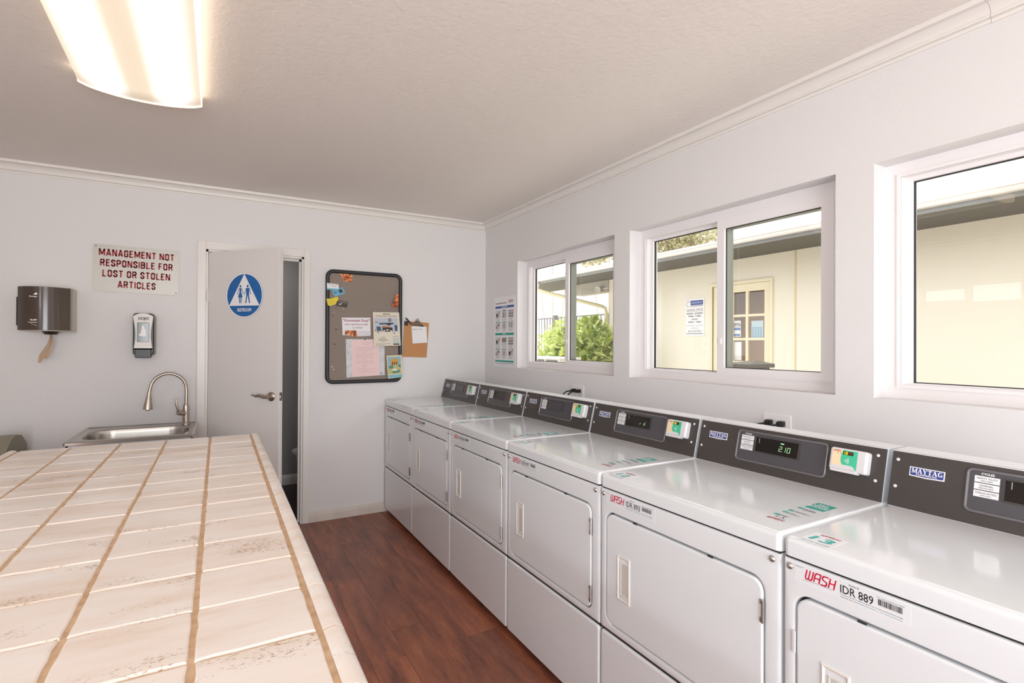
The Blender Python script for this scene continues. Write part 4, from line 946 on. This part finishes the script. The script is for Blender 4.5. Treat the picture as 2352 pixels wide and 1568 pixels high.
pat(ps, 'postcard_pavilion', '#c79a3c', [[(-.032, .058), (0, .07), (.036, .06), (.036, .05), (-.032, .048)], [(-.03, .048), (.034, .05), (.03, .012), (-.026, .008)]], FP, .0006)
pat(ps, 'postcard_arches', '#6e4a24', [rrect(-.022, -.012, .016, .04, .004, 3), rrect(-.005, .006, .016, .042, .004, 3), rrect(.014, .024, .018, .042, .004, 3)], FP, .0008)
pat(ps, 'postcard_ground', '#b9b47c', [rect(-.056, .054, -.06, .004)], FP, .0005)
pat(ps, 'postcard_trees', '#4f8a76', [[(-.05, .006), (-.02, .014), (-.006, 0), (-.02, -.016), (-.048, -.012)], [(-.02, -.034), (.01, -.02), (.04, -.03), (.04, -.05), (-.02, -.055)], [(.03, .012), (.05, .02), (.052, -.01), (.03, 0)]], FP, .0007)
pat(ps, 'postcard_path', '#e0d9c6', [[(-.03, -.024), (.0, -.014), (.03, -.024), (.012, -.036), (-.012, -.034)]], FP, .0009)
pat(ps, 'postcard_band', '#7fb6c2', [rect(-.058, .06, -.092, -.066)], FP, .0004)
PINC = {'red': '#a3262c', 'yellow': '#d9c25a', 'gold': '#cdb27a', 'green': '#4d5f3e', 'black': '#1b1b1d', 'white': '#e5dfdb', 'clear': '#b9c7bd', 'maroon': '#6b2430'}
def pin(x, z, col, where, base=NB0):
    p = thing('push_pin', where, 'push pin', FB(x, z, base), 'push pins in the notice board')
    MB().lathe([(.0042, 0), (.0042, .0012), (.0024, .003), (.0022, .008), (.0042, .0105), (.0042, .012), (.002, .0125)], FB(x, z, base), (0.05, -1, .15), 10).build('pin_head', mat('pin_'+col, PINC[col], .35), p)
pin(-1.334, 1.671, 'red', 'red push pin just below the brown card')
pin(-1.279, 1.668, 'yellow', 'yellow push pin under the right end of the brown card')
pin(-1.349, 1.636, 'gold', 'cream push pin between the red and green pins')
pin(-1.359, 1.609, 'green', 'dark green push pin near the left frame')
pin(-1.333, 1.502, 'black', 'black push pin left of the pizza notice')
pin(-1.342, 1.385, 'black', 'black push pin left of the plastic sleeve')
pin(-1.351, 1.184, 'white', 'white push pin low by the left frame')
pin(-1.362, 1.207, 'white', 'small pinkish white push pin just above the lowest left pin')
pin(-1.105, 1.424, 'black', 'black push pin at the top of the pink letter', NB0+.0018)
pin(-.970, 1.147, 'maroon', 'maroon push pin at the lower right of the plastic sleeve', NB0+.001)
pin(-1.193, 1.121, 'clear', 'pale green push pin at the foot of the plastic sleeve', NB0+.001)
pin(-1.002, 1.484, 'maroon', 'maroon push pin below the left of the flyer photo', NB0+.0173)
pin(-.868, 1.480, 'black', 'black push pin below the right of the flyer photo', NB0+.0173)
# ------------------------------------------------------------------ clipboard
CA = R(-2.6); FCl = Frame(FB(-.665, 1.43, .004), (cos(CA), 0, sin(CA)), (-sin(CA), 0, cos(CA)))
cb = thing('clipboard', 'brown hardboard clipboard hanging right of the notice board', 'clipboard', FB(-.665, 1.43, 0))
MB().prism([(.1, -.152), (.108, .14), (.1, .15), (-.1, .15), (-.112, .14), (-.114, -.15), (-.112, -.153)], 0, .003, FCl).build('board', M_HARD, cb, smooth=False)
m = MB().prism([(-.055, .118), (.05, .118), (.05, .132), (.028, .14), (.02, .155), (.012, .162), (-.012, .162), (-.02, .155), (-.028, .14), (-.055, .134)], .0102, .016, FCl, cham=.003)
m.prism(rect(-.05, .045, .124, .134), .003, .0105, FCl); m.tube([FCl(.0+.012*cos(t*PI/8), .164+.012*sin(t*PI/8), .013) for t in range(9)], .0022, 6)
m.build('clip', mat('clip_metal', '#6b5f55', .35, .7), cb)
MB().box(.02, .058, .112, .12, .0102, .0135, bev=.001, F=FCl).build('clip_bar', M_BLACK, cb)
np_ = thing('note_pad', 'small white note pad held by the clipboard clip', 'note pad', FCl(.02, .05, .004))
F2 = FCl.at(.022, .04, .003, R(5.5))
for j, d in enumerate((.0, .003)): MB().prism([(-.065+d, .076), (.07-d, .068), (.07-d, -.066), (-.062+d, -.068)], .001+j*.003, .0035+j*.003, F2.at(0, -.004*(1-j), 0)).build('pad_sheet', M_PAPER, np_, smooth=False)
put_text(MB(), F2, 'Music List', -.055, .045, .009, .085, 'l', .005, .0068, .2).build('handwriting', M_INK, np_, smooth=False)
mk = thing('marker_pen', 'black marker pen tucked into the clipboard corner', 'pen', FCl(-.09, .145, .01))
MB().tube([FCl(-.108, .176, .022), FCl(-.1, .168, .02), FCl(-.07, .142, .014), FCl(-.045, .12, .008)], [.004, .0065, .006, .0035], 10).build('pen_barrel', M_BLACK, mk)
MB().tube([FCl(-.05, .124, .0095), FCl(-.025, .106, .006)], [.0042, .0012], 8).build('pen_tip', mat('pen_tip_grey', '#b7b2aa', .4), mk)
MB().box(-.114, -.082, .112, .15, .003, .010, bev=.002, F=FCl).build('pen_holder', M_BLACK, mk)
# ------------------------------------------------------------------ laundry instruction poster
po = thing('instruction_poster', 'white laundry room instruction poster with blue and teal bars by the first window', 'poster', FR(.377, 1.5, 0))
MB().prism(rect(.183, .566, 1.196, 1.803), .0005, .003, FR).build('poster_sheet', M_PAPER, po, smooth=False)
q = lambda a, b: (.183+.383*a, 1.803-.607*b)
pr = lambda a0, a1, b0, b1: rect(q(a0, 0)[0], q(a1, 0)[0], q(0, b1)[1], q(0, b0)[1])
n1 = .0034
MB().plate(pr(.06, .92, .13, .162), n1, FR).build('washer_bar', mat('bar_blue', '#2f4f97', .5), po, smooth=False)
MB().plate(pr(.06, .92, .515, .548), n1, FR).build('dryer_bar', M_TEAL, po, smooth=False)
MB().plate(pr(.06, .92, .905, .93), n1, FR).build('footer_bar', M_TEAL, po, smooth=False)
put_text(MB(), FR, 'Laundry Room Instructions', *q(.07, .098), .0125, .2, 'l', .02, n1).build('poster_heading', M_INK, po, smooth=False)
put_wash(MB(), FR, *q(.68, .09), .075, .02, n1).build('poster_logo', M_RED, po, smooth=False)
m = MB(); put_text(m, FR, 'WASHER', *q(.49, .152), .009, .1, 'c', .02, n1+.0003); put_text(m, FR, 'DRYER', *q(.49, .537), .009, .06, 'c', .02, n1+.0003); m.build('bar_lettering', M_WHITE, po, smooth=False)
rg = random.Random(4)
skin, dk = '#a98a78', '#2b2b2b'
acc = {}
def ap(col, poly): acc.setdefault(col, []).append([q(a, b) for a, b in poly])
for r_, b0 in enumerate((.19, .345, .575, .73)):
    for c_ in range(3):
        a0 = .07+.3*c_; a1 = a0+.23; b1 = b0+.115; w = a1-a0; h_ = b1-b0
        ap('#c9c9cd', [(a0, b0), (a1, b0), (a1, b1), (a0, b1)])
        for k in range(2): ap('#8f8a88', [(a0+.02+k*.02, b1+.012+k*.012), (a1-.02-k*.03, b1+.012+k*.012), (a1-.02-k*.03, b1+.017+k*.012), (a0+.02+k*.02, b1+.017+k*.012)])
        X = lambda u, v: (a0+w*u, b0+h_*v)
        kind = [(0, 1, 2), (3, 4, 5), (0, 6, 2), (3, 4, 0)][r_][c_]
        if kind == 0: ap(dk, [X(.1, .5), X(.4, .35), X(.55, .7), X(.3, .98)]); ap(skin, [X(.4, .55), X(.95, .05), X(.98, .2), X(.55, .75)])
        if kind == 1: ap(dk, [X(.2, .02), X(.75, .02), X(.75, .12), X(.2, .12)]); ap('#96603f', [X(.25, .3), X(.42, .3), X(.42, .95), X(.25, .95)]); ap('#7fa3b5', [X(.58, .3), X(.76, .3), X(.76, .95), X(.58, .95)])
        if kind == 2:
            for v in (.1, .42, .74):
                ap(dk if v > .2 else '#33708a', [X(.1, v), X(.35, v), X(.35, v+.15), X(.1, v+.15)]); ap('#c23a35' if v < .2 else dk, [X(.65, v), X(.9, v), X(.9, v+.15), X(.65, v+.15)])
            ap(skin, [X(.44, .2), X(.56, .2), X(.6, .98), X(.4, .98)])
        if kind == 3: ap(skin, [X(.1, .6), X(.4, .55), X(.5, .98), X(.12, .98)]); ap(dk, [X(.45, .42), X(.8, .42), X(.75, .6), X(.5, .6)]); ap('#8fb7a8', [X(.5, .05), X(.9, .05), X(.9, .3), X(.5, .3)]); ap(dk, [X(.15, .1), X(.3, .08), X(.3, .2), X(.18, .2)])
        if kind == 4: ap('#6fae73', [X(.38, .08), X(.62, .08), X(.62, .28), X(.38, .28)]); ap('#96603f', [X(.4, .4), X(.6, .4), X(.56, .98), X(.46, .98)])
        if kind == 5: ap(dk, [X(.2, .2), X(.28, .2), X(.42, .8), X(.34, .8)]); ap(dk, [X(.7, .2), X(.78, .2), X(.66, .8), X(.58, .8)])
        if kind == 6: ap('#77706c', [X(.1, .15), X(.95, .1), X(.92, .6), X(.12, .65)]); ap('#62a86b', [X(.55, .2), X(.8, .2), X(.8, .45), X(.55, .45)]); ap('#c8574c', [X(.1, .2), X(.35, .2), X(.4, .5), X(.15, .5)])
for i, (c, P) in enumerate(sorted(acc.items(), key=lambda t: t[0] != '#c9c9cd')): pat(po, 'poster_picture', c, P, FR, n1+.0002*(i > 0)+.00005*i)
m = MB(); m.plate(pr(.07, .9, .945, .952), n1, FR); m.plate(pr(.4, .5, .968, .973), n1, FR); tagit(m.build('poster_print', M_GREY, po, smooth=False), kind='stuff')
# ------------------------------------------------------------------ outlets, plugs and cords
def outlet(y0, y1, ztop, label, own):
    u0, u1 = -y0, -y1; zb = ztop-.117
    o = thing('power_outlet', label, 'power outlet', FR((u0+u1)/2, zb+.058, 0))
    MB().prism(rrect(u0, u1, zb, ztop, .004, 2), 0, .006, FR, cham=.003).build('cover_plate', M_VINYL, o)
    for k, uc in enumerate((u0+.036, u1-.036)):
        MB().prism(rrect(uc-.0165, uc+.0165, zb+.025, ztop-.025, .003, 2), .005, .008, FR).build('socket', mat('socket_white', '#d9d6d2', .4), o)
    for k, uc in enumerate((u0+.036, u1-.036)):
        d = DRY[own[k]]; org = Vector(d.location)
        z0 = ztop-.04
        c = link('power_cord', MB().tube([FR(uc, z0-.002, .042), FR(uc-.004, z0-.002, .058), FR(uc-.02, z0-.006, .068), FR(uc-.045, z0-.02, .07), FR(uc-.062, z0-.05, .066), FR(uc-.068, z0-.1, .06), FR(uc-.068, z0-.9, .05)], .0042, 8).mesh('power_cord', M_BLACK, org), d)
        m = MB().box(uc-.013, uc+.013, z0-.011, z0+.013, .008, .034, bev=.004, F=FR); m.box(uc-.010, uc+.010, z0-.010, z0+.008, .034, .044, bev=.003, F=FR); link('plug', m.mesh('plug', M_BLACK, org), c)
outlet(-1.36, -1.487, 1.117, 'white double outlet behind the third dryer, under the first window', (1, 2))
outlet(-2.803, -2.932, 1.092, 'white double outlet behind the dryer numbered 12', (3, 4))
# ------------------------------------------------------------------ outside: the building across the walk
struct('ground', MB().box(-25, 40, -30, 40, -.3, -.13), M_CONC)
BX = 4.0
bl = thing('neighbour_building', 'cream stucco building with dark eaves across the walkway', 'building', (BX, -2, -.13))
BDY0, BDY1 = -.166, .724
m = MB(); m.box(BX, BX+.3, -9, BDY0, -.13, 2.565); m.box(BX, BX+.3, BDY1, 2.985, -.13, 2.565); m.box(BX, BX+.3, BDY0, BDY1, 2.222, 2.565); m.box(BX+.3, BX+5, 2.7, 2.985, -.13, 2.565)
m.build('stucco_wall', M_STUCCO, bl, smooth=False)
MB().box(BX-.008, BX, -.50, -.482, -.13, 2.565).build('wall_batten', mat('stucco_seam', '#d8cba6', .9), bl, smooth=False)
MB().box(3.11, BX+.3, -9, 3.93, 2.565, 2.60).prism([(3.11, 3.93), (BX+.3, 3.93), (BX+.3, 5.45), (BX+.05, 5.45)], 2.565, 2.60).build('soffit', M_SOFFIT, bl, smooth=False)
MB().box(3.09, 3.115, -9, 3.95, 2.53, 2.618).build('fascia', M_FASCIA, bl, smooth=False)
MB().sweep([(0, 0), (-.06, 0), (-.07, .02), (-.07, .036), (-.082, .042), (-.082, .056), (0, .056)], (3.09, -9, 2.565), (3.09, 4.0, 2.565), (1, 0, 0), (0, 0, 1)).build('gutter', M_GUTTER, bl, smooth=False)
MB().box(BX-.02, BX+.16, 2.985, 3.94, 2.35, 2.565).build('eave_beam', mat('beam_paint', '#aaa49b', .6), bl, smooth=False)
m = MB(); v = [m.bm.verts.new(p) for p in ((3.02, -9, 2.622), (3.02, 3.98, 2.622), (8.5, 3.98, 3.25), (8.5, -9, 3.25), (3.02, -9, 2.636), (3.02, 3.98, 2.636), (8.5, 3.98, 3.27), (8.5, -9, 3.27))]
for f in ((0, 1, 2, 3), (4, 5, 6, 7), (0, 1, 5, 4), (1, 2, 6, 5), (2, 3, 7, 6), (3, 0, 4, 7)): m.bm.faces.new([v[i] for i in f])
m.build('roof', M_SHINGLE, bl, smooth=False)
MB().tube([(3.05, 3.93, 2.57), (3.055, 3.94, 2.44), (3.08, 3.92, 2.41), (3.13, 3.87, 2.385), (3.9, 3.05, 2.085), (3.95, 3.02, 2.05), (3.962, 3.01, 1.98), (3.962, 3.01, 0)], .034, 8).build('downspout', mat('cream_downspout', '#d5caa6', .5), bl)
fd = MB().tube([(3.99, 3.0, 2.425), (3.97, 3.15, 2.42), (3.93, 3.2, 2.42)], .014, 8).build('floodlight_arm', M_GUTTER, bl)
MB().lathe([(.03, 0), (.045, .03), (.06, .1), (.06, .11), (.045, .105), (.02, .09)], (3.95, 3.22, 2.42), (-.75, -.6, -.25), 20).build('floodlight_head', M_GUTTER, fd)
# french door
FX = Frame((BX, 0, 0), (0, -1, 0), (0, 0, 1))
M_FD = mat('cream_door_paint', '#e2d9be', .5)
MB().ring(rect(-BDY1-.035, -BDY0+.035, -.13, 2.262), rect(-BDY1, -BDY0, -.13, 2.222), -.02, .02, FX).build('door_casing', M_FD, bl, smooth=False)
gu0, gu1, gv0, gv1 = -.637, .072, .55, 2.118
ds = MB().ring(rect(-BDY1, -BDY0, -.13, 2.222), rect(gu0, gu1, gv0, gv1), -.05, -.01, FX).build('door_frame', M_FD, bl, smooth=False)
cu = [gu0, -.423, -.187, gu1]; rv = [gv1, 1.795, 1.478, 1.165, .86, gv0]
m = MB()
for u in cu[1:-1]: m.box(u-.018, u+.018, gv0, gv1, -.045, -.014, F=FX)
for v_ in rv[1:-1]: m.box(gu0, gu1, v_-.016, v_+.016, -.044, -.015, F=FX)
tagit(m.build('muntins', M_FD, ds, smooth=False))
for a_, b_ in zip(cu, cu[1:]):
    for t_, s_ in zip(rv, rv[1:]): MB().box(a_+.018, b_-.018, s_+.016, t_-.016, -.034, -.03, F=FX).build('pane', M_GLASS, ds, smooth=False)
m = MB(); m.box(BX+.3, BX+3, -2.0, -1.95, -.13, 2.6); m.box(BX+.3, BX+3, 2.6, 2.65, -.13, 2.6); m.box(BX+3, BX+3.1, -2, 2.65, -.13, 2.6); m.box(BX+.3, BX+3, -2, 2.65, -.14, -.12); m.box(BX+.3, BX+3, -2, 2.65, 2.5, 2.56)
m.build('office_interior', mat('office_brown', '#8f7d68', .8), bl, smooth=False)
os_ = thing('open_sign', 'blue and white open sign inside the glass office door', 'sign', FX(-.36, 1.62, -.04))
MB().prism(rect(-.43, -.303, 1.512, 1.73), -.05, -.0475, FX).build('sign_sheet', M_PAPER, os_, smooth=False)
MB().plate(rect(-.425, -.308, 1.6, 1.635), -.0472, FX).build('sign_band', M_SIGNBLUE, os_, smooth=False); MB().plate(rect(-.425, -.315, 1.52, 1.55), -.0472, FX).build('sign_band', M_SIGNBLUE, os_, smooth=False)
put_text(MB(), FX, 'OPEN', -.369, 1.652, .05, .115, 'c', .02, -.0472).build('sign_lettering', M_INK, os_, smooth=False)
cs = thing('office_schedule', 'pale blue schedule chart inside the office door, right column', 'notice', FX(-.05, 1.6, -.04))
MB().prism(rect(-.143, .03, 1.497, 1.72), -.05, -.0475, FX).build('sheet', mat('schedule_blue', '#b7cfd8', .6), cs, smooth=False)
m = MB(); [m.plate(rect(-.135+.04*i, -.103+.04*i, 1.5+.0235*j, 1.518+.0235*j), -.0472, FX) for i in range(4) for j in range(6)]; tagit(m.build('schedule_cells', mat('schedule_cell', '#7da7c2', .6), cs, smooth=False), kind='stuff')
lf = thing('papers_rack', 'white papers low behind the office door glass', 'papers', FX(-.36, 1.3, -.05))
MB().prism(rect(-.44, -.295, 1.19, 1.44), -.054, -.05, FX).build('sheet', M_PAPER, lf, smooth=False)
lo_ = thing('leasing_office_sign', 'white leasing office hours sign on the cream wall outside', 'sign', FX(-1.035, 1.8, 0))
MB().prism(rect(-1.205, -.868, 1.53, 2.085), .001, .008, FX).build('sign_board', M_PAPER, lo_, smooth=False)
n2 = .0086
MB().plate(rect(-1.115, -.888, 1.985, 2.055), n2, FX).build('logo_block', M_NAVY, lo_, smooth=False)
put_text(MB(), FX, 'APARTMENTS', -1.0, 2.006, .03, .19, 'c', .01, n2+.0005).build('logo_lettering', mat('logo_grey', '#aab6cf', .5), lo_, smooth=False)
m = MB()
for t_, v_, h_, w_, bd_ in (('LEASING OFFICE', 1.9, .034, .3, 0), ('MONDAY - SATURDAY', 1.85, .026, .3, .02), ('8:30am - 5:30pm', 1.812, .026, .23, .02), ('SUNDAY', 1.765, .024, .12, .02), ('10:00am - 5:00pm', 1.725, .024, .24, .02), ('805-643-9552', 1.585, .03, .24, 0)):
    put_text(m, FX, t_, -1.037, v_, h_, w_, 'c', bd_, n2)
m.plate(rect(-1.187, -.887, 1.892, 1.8945), n2, FX); m.plate(rect(-1.195, -.885, 1.558, 1.566), n2, FX); m.plate(rect(-1.115, -.89, 1.968, 1.975), n2, FX)
m.build('sign_lettering', mat('slate_ink', '#4a4c58', .6), lo_, smooth=False)
m = MB(); put_text(m, FX, '300 WEST LA VETA', -1.037, 1.672, .022, .29, 'c', 0, n2); put_text(m, FX, 'AVENUE', -1.037, 1.634, .022, .14, 'c', 0, n2); m.build('small_lettering', mat('pale_ink', '#8d8f98', .6), lo_, smooth=False)
MB().strokes(FX, [[(-1.19, 2.05), (-1.15, 2.06), (-1.128, 2.05), (-1.14, 2.035), (-1.18, 2.03), (-1.192, 2.0), (-1.17, 1.965), (-1.135, 1.975)]], .006, n2).build('logo_mark', M_GREY, lo_, smooth=False)
# litter bin with pitched lid seen through the second window
ob = thing('litter_bin', 'charcoal litter bin with pitched lid standing before the office door', 'bin', (2.65, -.8, -.13))
MB().box(2.48, 2.82, -.95, -.65, -.13, 1.166, bev=.01).build('bin_body', mat('litter_bin_grey', '#6d6a63', .6), ob)
q4 = ((2.45, -.98), (2.85, -.98), (2.85, -.62), (2.45, -.62))
m = MB(); A = [m.bm.verts.new((a, b, 1.166)) for a, b in q4]; B = [m.bm.verts.new((a, b, 1.203)) for a, b in q4]; tp = m.bm.verts.new((2.72, -.86, 1.24))
for k in range(4): m.bm.faces.new((A[k], A[(k+1) % 4], B[(k+1) % 4], B[k])); m.bm.faces.new((B[k], B[(k+1) % 4], tp))
m.bm.faces.new(A[::-1]); m.build('bin_lid', mat('litter_lid', '#57544e', .5), ob, smooth=False)
# white framed board low outside the first window
wb = thing('outdoor_cabinet', 'white framed cabinet outside, low in the first window', 'cabinet', (2.05, 2.1, -.13))
MB().box(2.0, 2.35, 1.66, 2.75, -.13, 1.18, bev=.008).build('cabinet_body', M_GUTTER, wb)
MB().box(1.985, 2.36, 1.645, 2.76, 1.178, 1.208, bev=.004).build('cabinet_top', M_GUTTER, wb)
for y in (1.72, 2.06, 2.4): MB().box(1.992, 2.0, y, y+.28, .7, 1.168).build('louvre_panel', M_SOFFIT, wb, smooth=False)
# ------------------------------------------------------------------ planting, fence, trees
def leaves(m, c, rad, n, size, rg, shell=.75):
    for _ in range(n):
        d = Vector((rg.gauss(0, 1), rg.gauss(0, 1), rg.gauss(0, 1))).normalized(); k = shell+(1-shell)*rg.random()
        p = Vector(c)+Vector((d.x*rad[0]*k, d.y*rad[1]*k, d.z*rad[2]*k))
        t = (d+Vector((rg.gauss(0, .6), rg.gauss(0, .6), rg.gauss(-.1, .5)))).normalized(); s = t.cross(Vector((rg.gauss(0, 1), rg.gauss(0, 1), rg.gauss(0, 1)))).normalized(); nrm = t.cross(s); L = size*rg.uniform(.7, 1.3); w = L*.24
        a = p-t*L/2; b = p+t*L/2; mdl = p+nrm*L*.08
        V = [m.bm.verts.new(x) for x in (a, mdl+s*w, b, mdl-s*w)]; m.bm.faces.new((V[0], V[1], V[2])); m.bm.faces.new((V[0], V[2], V[3]))
def shrub(name, label, base, lobes, size, mt, cat='shrub', trunk=.05, group=None, n=1.0):
    t = thing(name, label, cat, base, group); rg = random.Random(hash(base) % 1000+int(size*1000)); m = MB(); bk = MB()
    for c, r_, cnt in lobes:
        leaves(m, c, r_, int(cnt*n), size, rg)
        leaves(m, c, tuple(x*.7 for x in r_), int(cnt*n*.35), size, rg, .3)
        bk.tube([base, (Vector(base)+Vector(c))/2+Vector((rg.uniform(-.1, .1), rg.uniform(-.1, .1), 0)), Vector(c)+Vector((0, 0, r_[2]*.3))], [trunk, trunk*.7, trunk*.3], 6)
    bk.build('stems', M_BARK, t); tagit(m.build('foliage', mt, t, smooth=False), kind='stuff')
shrub('garden_shrub', 'large leafy green shrub at the corner outside the first window', (3.35, 2.9, -.13),
      [((3.3, 2.62, 1.42), (.36, .4, .48), 420), ((3.32, 3.1, 1.25), (.4, .42, .48), 420), ((3.25, 3.5, 1.0), (.4, .4, .46), 380), ((3.25, 2.75, .8), (.42, .55, .5), 480), ((3.25, 3.8, .7), (.4, .4, .42), 320), ((3.35, 2.2, 1.1), (.3, .36, .6), 380)], .17, M_LEAF, n=.75)
shrub('garden_shrub', 'sunlit yellow green shrub farther behind the corner shrub', (5.1, 5.6, -.13),
      [((5.0, 5.4, 1.5), (.6, .8, .55), 700), ((5.1, 6.2, 1.3), (.6, .8, .5), 600), ((4.9, 4.7, 1.35), (.55, .65, .6), 600)], .12, M_LEAF)
fn = thing('picket_fence', 'grey metal picket fence beyond the shrub', 'fence', (6, 8, -.13))
M_FEN = mat('fence_grey', '#6a6866', .5)
for i in range(44): MB().box(5.99, 6.01, 5.2+.14*i, 5.226+.14*i, .0, 2.13).build('picket', M_FEN, fn, smooth=False)
for z in (2.11, .15): MB().box(5.98, 6.02, 5.0, 11.5, z, z+.035).build('rail', M_FEN, fn, smooth=False)
for y in (5.05, 7.6, 10.1): 
    p = MB().box(5.95, 6.05, y-.05, y+.05, -.13, 2.17).build('post', M_FEN, fn, smooth=False); MB().box(5.935, 6.065, y-.065, y+.065, 2.17, 2.2, bev=.008).build('post_cap', M_FEN, p)
for i, (x, y, h_, r_) in enumerate(((12.5, 9.4, 7.2, 1.1), (12.5, 13.0, 7.7, 1.4), (12.5, 17.4, 8.5, 1.6))):
    lb = [((x, y, h_-1.2), (r_, r_, 1.2), 1100), ((x+.6, y-r_*.5, h_-2.0), (r_*.8, r_*.8, 1.0), 800), ((x-.4, y+r_*.6, h_-1.9), (r_*.8, r_*.8, 1.0), 800)]
    shrub('garden_tree', ['pale sunlit tree above the roof in the second window', 'pale tree above the roof in the right pane of the first window', 'pale tree above the gutter in the left pane of the first window'][i], (x, y, -.13), lb, .22, M_LEAF2, 'tree', .045, 'trees beyond the neighbour roof')
# our own eave outside the laundry windows
struct('roof', MB().box(-5.2, .75, -7.8, 1.9, 2.62, 2.72), M_SHINGLE, smooth=False)
